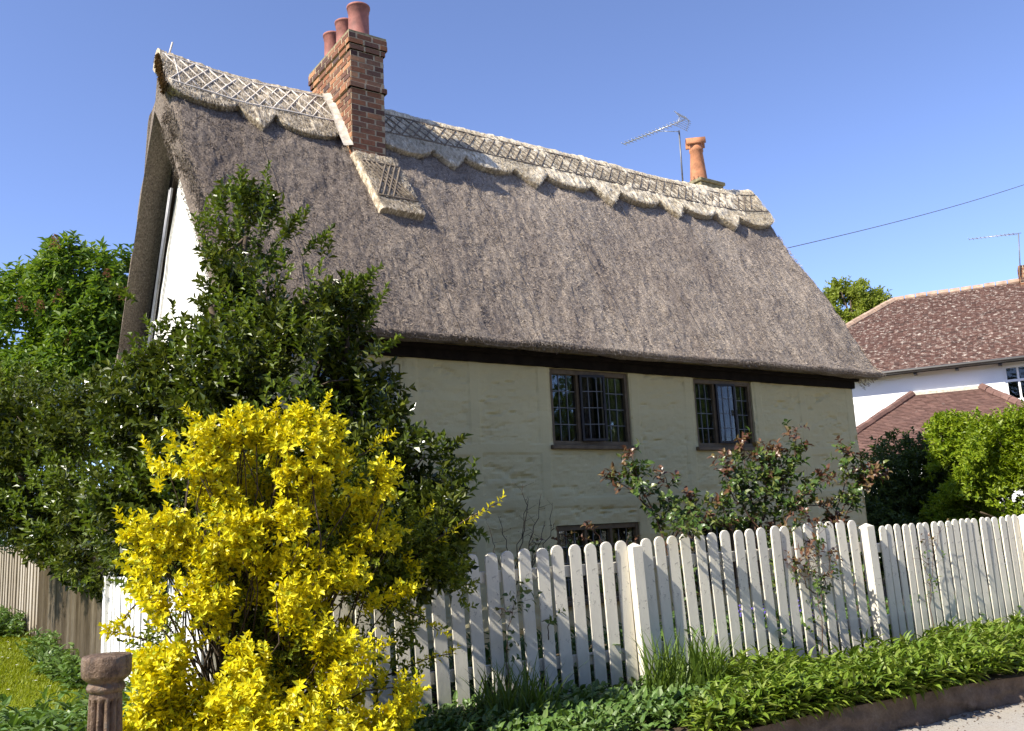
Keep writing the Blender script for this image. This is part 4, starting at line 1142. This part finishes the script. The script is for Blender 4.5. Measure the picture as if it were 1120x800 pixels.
def build_gold():
    r = plant('golden_shrub', 'bright yellow leaved shrub growing over the fence corner', 'shrub', None)
    S = [(208, 500, 5.5, 38, 42), (178, 570, 5.4, 40, 45), (255, 520, 5.6, 45, 50), (330, 495, 5.75, 52, 46), (392, 525, 5.9, 42, 42), (285, 505, 5.65, 34, 40), (268, 470, 5.6, 22, 20), (300, 590, 5.6, 46, 34), (240, 578, 5.45, 45, 35), (300, 552, 5.7, 45, 35), (352, 575, 5.9, 42, 36), (405, 590, 6.0, 36, 30), (430, 640, 6.05, 30, 26), (165, 630, 5.4, 32, 30), (215, 600, 5.5, 40, 40), (170, 705, 5.3, 40, 50), (215, 690, 5.3, 60, 50),
         (280, 660, 5.45, 55, 42), (345, 640, 5.75, 55, 36), (375, 680, 5.8, 45, 40), (230, 760, 5.2, 85, 52), (320, 745, 5.4, 85, 58), (410, 772, 5.7, 50, 36), (190, 800, 5.1, 60, 45), (300, 815, 5.2, 110, 50)]
    L = [lob(*q) for q in S]
    _, P, A = foliage('crown', MT['gold'], r, L, 3600, 10, .11, .045, .030, 41, .5, (4.4, -.03), 1.05, .4, .65, fold=.22)
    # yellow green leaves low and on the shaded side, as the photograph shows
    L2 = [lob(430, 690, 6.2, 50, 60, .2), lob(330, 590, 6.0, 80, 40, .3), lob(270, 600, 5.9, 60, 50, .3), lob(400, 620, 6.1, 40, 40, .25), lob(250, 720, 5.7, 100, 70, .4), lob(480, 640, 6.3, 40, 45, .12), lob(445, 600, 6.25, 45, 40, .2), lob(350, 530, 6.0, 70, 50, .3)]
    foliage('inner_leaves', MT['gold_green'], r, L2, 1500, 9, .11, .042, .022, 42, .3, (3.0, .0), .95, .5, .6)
    mb = MB(); rng = np.random.default_rng(43); base = at(280, 800, 5.9); base[2] = -.05
    for k in range(0, len(P), 16): mb.tube(wob(base + rng.normal(size=3) * (.15, .15, 0), P[k], 6, .25, rng), np.linspace(.010, .003, 6), 4)
    # single shoots reaching past the mass
    mb.build('stem', MT['bark'], r, True)
    for (x0, y0, x1, y1, Y) in ((440, 620, 545, 550, 6.2), (430, 590, 470, 560, 6.2), (170, 600, 132, 568, 5.4), (160, 700, 118, 690, 5.4), (340, 470, 358, 440, 5.7), (300, 480, 302, 448, 5.7), (240, 490, 205, 453, 5.5), (400, 640, 480, 690, 6.1), (170, 520, 160, 490, 5.5), (420, 740, 495, 715, 6.2), (150, 660, 125, 690, 5.4), (390, 500, 425, 480, 5.9)):
        mb = MB(); P, A = [], []; a, b = at(x0, y0, Y), at(x1, y1, Y); mb.tube(wob(a, b, 5, .1, rng), np.linspace(.006, .003, 5), 4)
        for t in np.linspace(.3, 1, 7): P.append(a + (b - a) * t); A.append(nrm(b - a))
        Pa, Da, Na, La, Wa, _ = sprigs(np.array(P), np.array(A), rng, 8, .09, .042, .021, 1.0, .3, .3)
        V, F = leaf_mesh(Pa, Da, Na, La, Wa, .25); mesh_obj('shoot', V, F, MT['gold'], r)
        mb.build('twig', MT['bark'], r, True)
build_gold()

def build_chestnut():
    r = plant('chestnut_tree', 'leafy green chestnut tree with reddish blossom left of the gable', 'tree', None)
    L = [lob(92, 312, 18, 66, 58, 1.2), lob(40, 350, 18.5, 66, 62, 1.2), lob(0, 400, 19, 60, 70, 1.2), lob(115, 370, 18, 60, 60, 1.2), lob(60, 430, 18, 90, 70, 1.2), lob(-20, 480, 19, 60, 100, 1.2), lob(130, 330, 17.6, 30, 60, .8)]
    foliage('crown', MT['chestnut'], r, L, 5200, 7, .11, .17, .075, 51, .55, (1.0, -.22), 1.25, .5, .5, droop=.3, fold=.15)
    woody('trunk', MT['bark'], r, (-9.2, 18.6, .4), L, .2, 52, 1)
    rng = np.random.default_rng(53)
    for (x, y) in ((117, 306), (44, 340), (24, 335), (65, 327), (77, 373), (28, 464), (74, 475), (42, 453), (135, 325), (60, 268)):
        p = at(x, y, 17.0); n = 60; t = rng.random(n); th = rng.random(n) * 6.28; rad = .075 * (1 - t) + .01
        P = p + np.stack([np.cos(th) * rad, np.sin(th) * rad, t * .3 - .1], -1); D = np.stack([np.cos(th), np.sin(th), .4 + 0 * th], -1)
        V, F = leaf_mesh(P, D, np.tile([0, 0, 1.], (n, 1)) + rand_dir(n, rng) * .3, .055, .04, .2); mesh_obj('blossom', V, F, MT['blossom'], r)
build_chestnut()

def build_far_tree():
    r = plant('birch_tree', 'pale airy tree showing behind the thatch and the tiled roof', 'tree', None)
    L = [lob(930, 330, 38, 22, 26, .9), lob(915, 350, 38, 24, 30, .9), lob(950, 345, 38, 18, 22, .8), lob(938, 380, 38, 36, 34, 1.2), lob(962, 330, 38, 9, 12, .4), lob(920, 320, 38, 12, 14, .5)]
    foliage('crown', MT['birch'], r, L, 3000, 9, .4, .15, .095, 61, .25, (.9, -.45), 1.0, .2, .7)
    woody('trunk', MT['bark'], r, (14.6, 38.5, 0), L, .16, 62, 1)
build_far_tree()

def build_right_shrubs():
    r = plant('shadowed_shrub', 'rounded shrub right of the cottage, leaf colour darkened for the cottage shadow', 'shrub', None)
    L = [lob(1003, 530, 19, 58, 57, .9), lob(965, 555, 18.4, 48, 55, .7), lob(1045, 555, 18.6, 48, 50, .8), lob(1000, 590, 18, 90, 45, .7), lob(955, 590, 17.5, 40, 40, .5), lob(1060, 585, 18, 50, 40, .5)]
    foliage('crown', MT['shrub_shadowed'], r, L, 5200, 8, .15, .10, .055, 71, .35, (1.6, -.7), 1.0, .4, .6)
    woody('trunk', MT['bark'], r, (8.3, 18.9, 0), L, .07, 72, 1)
    r = plant('lime_shrub', 'bright lime green shrub beyond the fence at the right edge', 'shrub', None)
    L = [lob(1100, 500, 16.6, 50, 48, .7), lob(1130, 540, 16.4, 60, 60, .7), lob(1085, 545, 16.8, 40, 45, .6), lob(1060, 490, 17.6, 38, 34, .5), lob(1035, 470, 17.8, 18, 16, .3), lob(1052, 520, 17.6, 36, 34, .5), lob(1140, 480, 16.6, 40, 40, .6), lob(1072, 560, 16.9, 45, 40, .5), lob(1110, 560, 16.2, 60, 40, .4), lob(1050, 570, 17.4, 40, 30, .4)]
    foliage('crown', MT['lime'], r, L, 5200, 8, .16, .09, .053, 73, .4, (1.6, -.35), 1.0, .4, .55)
    woody('trunk', MT['bark'], r, (9.4, 17.0, 0), L, .06, 74, 1)
build_right_shrubs()

def build_hedge():
    r = plant('ivy_hedge', 'dark ivy covered hedge at the far end of the lawn', 'hedge', None)
    L = [((-13.5, 21.5, 1.3), (3.0, .8, 1.9)), ((-9.8, 17.4, 1.1), (.8, .6, 1.4)), ((-18, 19.5, 1.6), (3.5, 1.2, 2.4))]
    foliage('foliage', MT['ivy'], r, L, 3200, 8, .2, .13, .10, 81, .75, None, 1.1, .1, .6)
    woody('stem', MT['bark'], r, (-12.5, 20.6, .5), L, .08, 82, 1)
build_hedge()

def build_across():  # out of view; added to dim sky light on the wall and in the panes
    r = plant('added_shade_trees', 'unseen trees across the road and off to the right, added to block sky light', 'hedge', None)
    L = [((x, -10.5 + (i % 2), 4.2), (3.2, 2.0, 4.6)) for i, x in enumerate(np.arange(-16, 30, 4.2))]
    L += [((25, 8, 4), (3, 3, 4.5)), ((30, 4, 4.5), (3, 3, 5)), ((24.5, 12.5, 4), (2, 2.2, 4.2)), ((34, 9, 5), (3, 3, 5.5))]
    foliage('foliage', MT['shrub_shadowed'], r, L, 6400, 8, .6, .55, .34, 85, .7, None, 1.1, .1, .6)
    woody('trunk', MT['bark'], r, (4, -10.5, -.2), L, .2, 86, 1)
build_across()

def cane_plant(name, label, cat, canes, green, red, seed, nleaf=5, L=.05, Wd=.032, rs=.008, dens=13, group=None, stem='stem_red', redtip=.7):
    r = plant(name, label, cat, None, group); rng = np.random.default_rng(seed); mb = MB(); PG, AG, PR, AR = [], [], [], []
    for pts in canes:
        Q = np.array(pts, float); seg = []
        t = np.linspace(0, 1, 12); d = np.concatenate([[0], np.cumsum(np.linalg.norm(np.diff(Q, axis=0), axis=1))]); d /= d[-1]
        C = np.stack([np.interp(t, d, Q[:, k]) for k in range(3)], -1); C[1:-1] += rng.normal(size=(10, 3)) * .012
        mb = MB(); mb.tube(C, np.linspace(rs, rs * .35, 12), 5)
        ln = np.linalg.norm(np.diff(C, axis=0), axis=1).sum()
        for k in range(max(2, int(ln * dens))):
            f = .25 + .75 * rng.random() ** .8; i = min(10, int(f * 11)); p = C[i] + (C[i + 1] - C[i]) * (f * 11 - i)
            side = rand_dir(1, rng)[0]; side[2] = abs(side[2]) * .6 + .1; q = p + side * rng.uniform(.04, .16)
            mb.tube([p, q], [rs * .3, rs * .2], 3, 0, False)
            ((PR if (f > redtip and rng.random() < .75) or rng.random() < .07 else PG)).append(q); ((AR if PR and PR[-1] is q else AG)).append(nrm(side + (0, 0, .2)))
        mb.build('cane', MT[stem], r, True)
    for P, A, mt, nm in ((PG, AG, green, 'leaves'), (PR, AR, red, 'young_leaves')):
        if not P: continue
        Pa, Da, Na, La, Wa, _ = sprigs(np.array(P), np.array(A), rng, nleaf, .09, L, Wd, 1.15, .1, .4)
        V, F = leaf_mesh(Pa, Da, Na, La, Wa, .2, True, .25); mesh_obj(nm, V, F, MT[mt], r)
    return r

def C(*pts): return [at(*p) for p in pts]
rose = []
for k, (pts) in enumerate([
    [(735, 620, 9.9), (720, 570, 9.9), (700, 535, 9.9), (690, 495, 9.9)], [(715, 560, 9.9), (690, 535, 9.9), (662, 522, 9.9)], [(740, 600, 10), (735, 560, 10), (728, 522, 10)], [(735, 590, 10), (750, 570, 10), (765, 545, 10)],
    [(830, 640, 10.6), (825, 560, 10.8), (815, 510, 10.9), (812, 478, 11)], [(830, 600, 10.7), (838, 540, 10.9), (830, 490, 11)], [(840, 620, 10.7), (850, 560, 10.9), (868, 500, 11), (872, 468, 11)], [(840, 590, 10.7), (800, 540, 10.7), (790, 505, 10.8)],
    [(845, 600, 10.7), (870, 550, 10.8), (895, 530, 10.9), (905, 520, 11)], [(830, 600, 10.7), (790, 575, 10.6), (765, 565, 10.5)], [(835, 600, 10.7), (800, 570, 10.7), (780, 545, 10.7)],
    [(905, 600, 10.9), (915, 560, 11), (928, 520, 11), (922, 490, 11)], [(912, 570, 11), (935, 540, 11), (955, 515, 11)], [(910, 590, 11), (925, 565, 11), (945, 530, 11), (965, 520, 11)], [(845, 580, 10.8), (855, 530, 10.9), (845, 500, 11)], [(830, 560, 10.8), (815, 540, 10.8), (800, 520, 10.8)], [(850, 570, 10.8), (880, 550, 10.9), (900, 555, 10.9)], [(835, 570, 10.8), (840, 520, 10.9), (858, 490, 11)]]):
    rose.append(C(*pts))
# each cane starts in the soil behind the fence
for c in rose:
    b = np.array(c[0]); 
for gx, gy in ((1.75, 9.95), (2.95, 10.6), (3.95, 10.95)):
    rose += [[np.array([gx, gy, 0]), np.array([gx + random.uniform(-.15, .15), gy, .6]), np.array(min((c[0] for c in rose), key=lambda q: abs(q[0] - gx)))] for _ in range(2)]
cane_plant('rose_bush', 'rambling rose bush with bronze young leaves behind the picket fence', 'bush', rose, 'rose_green', 'rose_red', 91, 5, .075, .052, .011, 31, redtip=.86)

def fpt(px, py, out=.06):
    """a point just in front of the front fence's face"""
    D = at(px, py, 1.0) - np.array([0, 0, EYE]); t = math.tan(R(26)); k = (FA[1] - t * FA[0] - out / math.cos(R(26))) / (D[1] - t * D[0]); return D * k + np.array([0, 0, EYE])
cane_plant('climbing_rose', 'thin rose stem with fresh leaves climbing the pickets below the rose bush', 'climber', [[fpt(903, 740, .05), fpt(900, 690), fpt(893, 640), fpt(880, 600)], [fpt(895, 660), fpt(905, 630), fpt(908, 605)], [fpt(893, 650), fpt(878, 635), fpt(868, 612)]], 'rose_green', 'rose_red', 92, 5, .045, .028, .006, 26)
cane_plant('climbing_rose', 'wispy rose stem on the pickets right of the tall post', 'climber', [[fpt(1020, 700, .04), fpt(1018, 640), fpt(1022, 605), fpt(1030, 575)], [fpt(1018, 640), fpt(1010, 610), fpt(1014, 590)]], 'rose_green', 'rose_red', 93, 4, .04, .025, .005, 13)
cane_plant('climbing_rose', 'sparse dark leafed twig poking through the pickets left of the middle post', 'climber', [[fpt(556, 780, .03), fpt(556, 700), fpt(562, 660), fpt(568, 640)], [fpt(560, 670), fpt(550, 665), fpt(545, 680)], [fpt(600, 700, .03), fpt(600, 676), fpt(592, 680)]], 'rose_green', 'rose_green', 94, 4, .055, .036, .005, 11)
cane_plant('rose_spray', 'rose spray leaning over the picket tops right of the middle post', 'climber', [[fpt(735, 640, -.15), fpt(735, 590, -.05), fpt(745, 575, .12), fpt(757, 590, .3)], [fpt(740, 600, -.1), fpt(752, 572, .05), fpt(772, 580, .25)]], 'rose_green', 'rose_green', 97, 5, .06, .042, .006, 18)
cane_plant('rose_spray', 'rose spray arching over the fence between the rose bush and the tall post', 'climber', [[fpt(860, 640, -.2), fpt(868, 580, -.05), fpt(880, 572, .15), fpt(896, 585, .32)], [fpt(862, 620, -.1), fpt(884, 590, .02), fpt(893, 620, .2)]], 'rose_green', 'rose_red', 98, 5, .06, .042, .006, 16)
cane_plant('bare_shrub', 'leafless twiggy shrub against the cottage wall left of the ground floor window', 'shrub', [C((560, 640, 9.6), (570, 590, 9.6), (578, 545, 9.6)), C((565, 640, 9.6), (585, 580, 9.6), (592, 540, 9.6)), C((570, 640, 9.6), (600, 590, 9.6), (604, 550, 9.6)), C((560, 640, 9.6), (555, 600, 9.6), (545, 565, 9.6)), C((566, 620, 9.6), (576, 575, 9.6), (572, 530, 9.6)), C((570, 640, 9.6), (590, 600, 9.6), (596, 570, 9.6)), C((555, 640, 9.6), (540, 600, 9.6), (534, 575, 9.6))], 'rose_red', 'rose_red', 95, 1, .02, .012, .007, 7, stem='bark')
cane_plant('rose_shoot', 'low rose sprays in front of the half hidden ground floor window', 'shrub', [C((640, 640, 8.4), (630, 605, 8.4), (612, 585, 8.4)), C((660, 640, 8.4), (662, 600, 8.4), (650, 578, 8.4)), C((690, 640, 8.4), (684, 600, 8.4), (688, 585, 8.4)), C((580, 640, 8.3), (583, 605, 8.3), (578, 585, 8.3))], 'rose_green', 'rose_red', 96, 5, .045, .03, .006, 14)

# ------------------------------------------------------------------ low plants
def blades(name, mat, P, L, W, rng, lean=.5, seg=3, parent=None):
    n = len(P); th = rng.random(n) * 6.28; d = np.stack([np.cos(th), np.sin(th), 0 * th], -1); S = np.stack([-np.sin(th), np.cos(th), 0 * th], -1)
    l = (L * (.55 + .7 * rng.random(n)))[:, None]; w = (W * (.7 + .6 * rng.random(n)))[:, None]; k = (lean * (.3 + rng.random(n)))[:, None]
    V = []
    for i in range(seg + 1):
        t = i / seg; c = P + np.array([0, 0, 1.]) * l * (t - .28 * k * t * t) + d * l * k * t * t; ww = w * (1 - t) ** .6 / 2
        V += [c - S * ww, c + S * ww]
    V = np.stack(V, 1).reshape(-1, 3); b = (np.arange(n) * (2 * seg + 2))[:, None]
    F = np.concatenate([b + np.array([[2 * i, 2 * i + 1, 2 * i + 3, 2 * i + 2]]) for i in range(seg)])
    return mesh_obj(name, V, F, mat, parent)

def herb(name, mat, P, H, nl, L, Wd, rng, parent=None, spread=1.1, droop=.3):
    """upright leafy stems: leaves spiralling up each"""
    n = len(P); Ps, Ds, Ns = [], [], []
    H = H * (.6 + .6 * rng.random(n)); tilt = rng.normal(size=(n, 2)) * .42
    for i in range(nl):
        t = (i + 1) / nl; th = i * 2.4 + rng.random(n) * 1.2; el = .05 + .75 * t + rng.normal(size=n) * .35
        q = P + np.stack([tilt[:, 0] * H * t, tilt[:, 1] * H * t, H * t], -1)
        D = np.stack([np.cos(th) * np.cos(el), np.sin(th) * np.cos(el), np.sin(el)], -1)
        Ps.append(q); Ds.append(D); Ns.append(nrm(np.stack([-np.cos(th) * np.sin(el), -np.sin(th) * np.sin(el), np.cos(el)], -1) + rand_dir(n, rng) * .25))
    Pa, Da, Na = (np.concatenate(x) for x in (Ps, Ds, Ns)); m = len(Pa)
    V, F = leaf_mesh(Pa, Da, Na, L * (.6 + .7 * rng.random(m)), Wd * (.7 + .6 * rng.random(m)), .2, True, droop)
    return mesh_obj(name, V, F, mat, parent)

def strip_points(n, x0, x1, f0, f1, rng):
    """between kerb (f=0) and front fence (f=1)"""
    X = x0 + (x1 - x0) * rng.random(n); fy = FA[1] + math.tan(R(26)) * (X - FA[0]) - .06; k0 = ky(X) + .02
    f = f0 + (f1 - f0) * rng.random(n); Y = k0 + (fy - k0) * f
    return np.stack([X, Y, gh(X, Y) - .01], -1)
def build_low_plants():
    rng = np.random.default_rng(201)
    P = strip_points(2000, 1.35, 8.5, .0, 1.0, rng); P = P[fbm(P * 1.1, 77, 2) > -.55]
    tag(herb('verge_plants', MT['cover'], P, .19, 11, .11, .038, rng), 'dense bright green leafy plants along the foot of the picket fence', 'ground cover', kind='stuff')
    P = strip_points(420, 1.1, 3.6, -.05, .14, rng)
    tag(herb('verge_edge_plants', MT['cover'], P, .15, 10, .11, .038, rng), 'green leafy plants spilling over the earthy kerb', 'ground cover', kind='stuff')
    # grit and crumbs of earth at the bank foot
    n = 900; X = 1.5 + 5.5 * rng.random(n); Y = ky(X) - .02 - .5 * rng.random(n) ** 3; r_ = .004 + .014 * rng.random(n) ** 3
    mbs = MB()
    for x_, y_, q in zip(X, Y, r_):
        V_ = [(x_ + q * a, y_ + q * b, -.25 + q * c) for a, b, c in ((1, 0, .2), (-.3, .9, .2), (-.8, -.7, .2), (.1, 0, .9))]; mbs.add(V_, [(0, 1, 3), (1, 2, 3), (2, 0, 3)])
    tag(mbs.build('road_grit', MT['kerb']), 'grit and crumbs of earth along the road edge', 'grit', kind='stuff')
    P = strip_points(900, -1.0, 1.5, .1, 1.0, rng)
    tag(herb('shaded_verge_plants', MT['nettle'], P, .12, 9, .07, .04, rng), 'low dark green plants in the shade under the left end of the fence', 'ground cover', kind='stuff')
    # strap leaved clumps
    for (X, Y, n, Ln, lab) in ((1.2, 7.25, 260, .5, 'arching clump of green strap leaves below the middle post of the fence'), (-.1, 6.7, 170, .44, 'clump of long strap leaves at the left end of the fence foot')):
        r = plant('strap_leaf_clump', lab, 'plant', None)
        th = rng.random(n) * 6.28; rr = rng.random(n) ** .5 * .2
        Pb = np.stack([X + np.cos(th) * rr * 1.5, Y + np.sin(th) * rr, np.full(n, -.02)], -1)
        blades('leaves', MT['blade'], Pb, Ln, .022, rng, .55, 5, r)
    # violet flower in the shaded strip
    r = plant('violet_flower', 'single small violet flower among the dark plants at the fence foot', 'flower', None)
    c = at(650, 781, 6.75)
    P = np.tile(c, (6, 1)); th = np.arange(6) * 1.05; V, F = leaf_mesh(P, np.stack([np.cos(th), np.sin(th) - .3, .5 + 0 * th], -1), np.tile([0, -.6, .8], (6, 1)), .022, .02, .1); mesh_obj('petals', V, F, MT['violet'], r)
    m = MB(); m.tube([(c[0], c[1], 0), c], .0025, 4); m.build('stem', MT['stem_green'], r, True)
    # plants in the garden seen through the pickets
    n = 900; X = -1.5 + 8.5 * rng.random(n); Y = FA[1] + math.tan(R(26)) * (X - FA[0]) + .18 + 1.2 * rng.random(n)
    tag(herb('garden_border', MT['nettle'], np.stack([X, Y, gh(X, Y) - .02], -1), .38, 10, .10, .045, rng), 'leafy border plants in the garden seen between the pickets', 'ground cover', kind='stuff')
    for k in range(9):
        x = 1.5 + k * .16; y = FA[1] + math.tan(R(26)) * (x - FA[0]) + .3 + .1 * (k % 3)
        r = plant('bluebell', 'bluebell flowering behind the white pickets right of the middle post', 'flower', None, 'bluebells behind the fence')
        n = 26; t = rng.random(n); th = rng.random(n) * 6.28
        P = np.stack([x + .02 * np.cos(th), y + .02 * np.sin(th), .34 + .22 * t], -1); V, F = leaf_mesh(P, np.stack([np.cos(th), np.sin(th), -.5 + 0 * th], -1), np.tile([0, 0, 1.], (n, 1)) + rand_dir(n, rng) * .3, .034, .024, .2); mesh_obj('petals', V, F, MT['violet'], r)
        m = MB(); m.tube([(x, y, 0), (x, y, .57)], .003, 4); m.build('stem', MT['stem_green'], r, True)
        th = rng.random(8) * 6.28; blades('leaves', MT['blade'], np.stack([x + .02 * np.cos(th), y + .02 * np.sin(th), 0 * th], -1), .3, .016, rng, .5, 4, r)
    # lawn left of the garden
    n = 300000; X = -14 + 10.6 * rng.random(n); Y = 7.5 + 10 * rng.random(n)
    side = -((X - SC[0]) * .824 + (Y - SC[1]) * .566); k = (side > .1) & (X / Y > -.85) & (X / Y < -.38) & (Y > ky(X) + .1); X, Y = X[k], Y[k]
    tag(blades('lawn_grass', MT['grass'], np.stack([X, Y, gh(X, Y) - .01], -1), .07, .016, rng, .8, 2), 'short sunny lawn grass left of the board fence', 'grass', kind='stuff')
    n = 170; X = -10 + 6 * rng.random(n); Y = 8.5 + 7 * rng.random(n); side = -((X - SC[0]) * .824 + (Y - SC[1]) * .566); k = side > .3; X, Y = X[k], Y[k]; m = len(X)
    P = np.repeat(np.stack([X, Y, gh(X, Y) + .07], -1), 6, 0); th = np.tile(np.arange(6) * 1.05, m)
    V, F = leaf_mesh(P, np.stack([np.cos(th), np.sin(th), .3 + 0 * th], -1), np.tile([0, 0, 1.], (len(P), 1)), .018, .012, .05)
    tag(mesh_obj('lawn_daisies', V, F, MT['daisy']), 'tiny white daisies scattered over the lawn', 'flowers', kind='stuff')
    # rank nettles round the bollard and at the fence foot
    n = 1500; X = -5.2 + 3.3 * rng.random(n); Y = 5.3 + 4.4 * rng.random(n)
    side = -((X - SC[0]) * .824 + (Y - SC[1]) * .566); k = (side > .06) & (Y > ky(X) + .1) & (Y < 6.95 + .3 * np.sin(X * 3) + 1.0 * (X > -3.5)); X, Y = X[k], Y[k]
    tag(herb('nettle_patch', MT['nettle'], np.stack([X, Y, gh(X, Y) - .01], -1), .25, 11, .10, .05, rng), 'rank green nettles between the lawn and the iron post', 'ground cover', kind='stuff')
    t = np.concatenate([3.5 + 3.4 * rng.random(110), 8.2 + 3.2 * rng.random(330)]); off = np.where(t > 8.2, .15 + .9 * rng.random(len(t)), .08 + .22 * rng.random(len(t)))
    X = SC[0] + SD[0] * t - .824 * off; Y = SC[1] + SD[1] * t - .566 * off
    tag(herb('fence_foot_weeds', MT['nettle'], np.stack([X, Y, gh(X, Y) - .01], -1), .26, 10, .10, .055, rng), 'weeds growing up the foot of the grey board fence', 'ground cover', kind='stuff')
build_low_plants()

# ------------------------------------------------------------------ overhead cable
def build_cable():
    A = np.array(hw(.5, 2.3, 6.2)); B = at(1260, 150, 24); t = np.linspace(0, 1, 24)[:, None]
    P = A + (B - A) * t; P[:, 2] -= .25 * np.sin(t[:, 0] * math.pi)
    m = MB(); m.tube(P, .008, 5); o = m.build('overhead_cable', MT['cable'], None, True); tag(o, 'thin black overhead cable running right from the cottage gable', 'cable')
build_cable()

# ------------------------------------------------------------------ light and sky
SUN_AZ, SUN_EL = 36.0, 43.0       # light travels towards +X turned by SUN_AZ towards +Y
sd = Vector((math.cos(R(SUN_AZ)) * math.cos(R(SUN_EL)), math.sin(R(SUN_AZ)) * math.cos(R(SUN_EL)), -math.sin(R(SUN_EL))))
sun = bpy.data.lights.new('sun', 'SUN'); sun.energy = 4.5; sun.angle = R(.5); sun.color = (1, .94, .82)
so = bpy.data.objects.new('sun', sun); COL.objects.link(so); so.rotation_euler = sd.to_track_quat('-Z', 'Y').to_euler()
w = bpy.data.worlds.new('World'); scene.world = w; w.use_nodes = True
nt = w.node_tree; bg = nt.nodes['Background']; sky = nt.nodes.new('ShaderNodeTexSky'); sky.sky_type = 'NISHITA'; sky.sun_disc = False
sky.sun_elevation = R(SUN_EL)
src = -sd; sky.sun_rotation = math.atan2(src.x, src.y)
sky.altitude = 50; sky.air_density = .55; sky.dust_density = .2; sky.ozone_density = 5.0
tint = nt.nodes.new('ShaderNodeMix'); tint.data_type = 'RGBA'; tint.blend_type = 'MULTIPLY'; tint.inputs[0].default_value = 1.0
nt.links.new(sky.outputs[0], tint.inputs[6]); tint.inputs[7].default_value = (1.31, 1.10, 1.09, 1)      # white balance of the camera
nt.links.new(tint.outputs[2], bg.inputs[0]); bg.inputs[1].default_value = .15
scene.view_settings.view_transform = 'Standard'; scene.view_settings.look = 'None'; scene.view_settings.exposure = 1.08; scene.view_settings.gamma = 1
scene.cycles.use_denoising = True
try: scene.cycles.denoiser = 'OPENIMAGEDENOISE'
except Exception: pass
scene.cycles.max_bounces = 6; scene.cycles.transparent_max_bounces = 8; scene.cycles.sample_clamp_indirect = 6
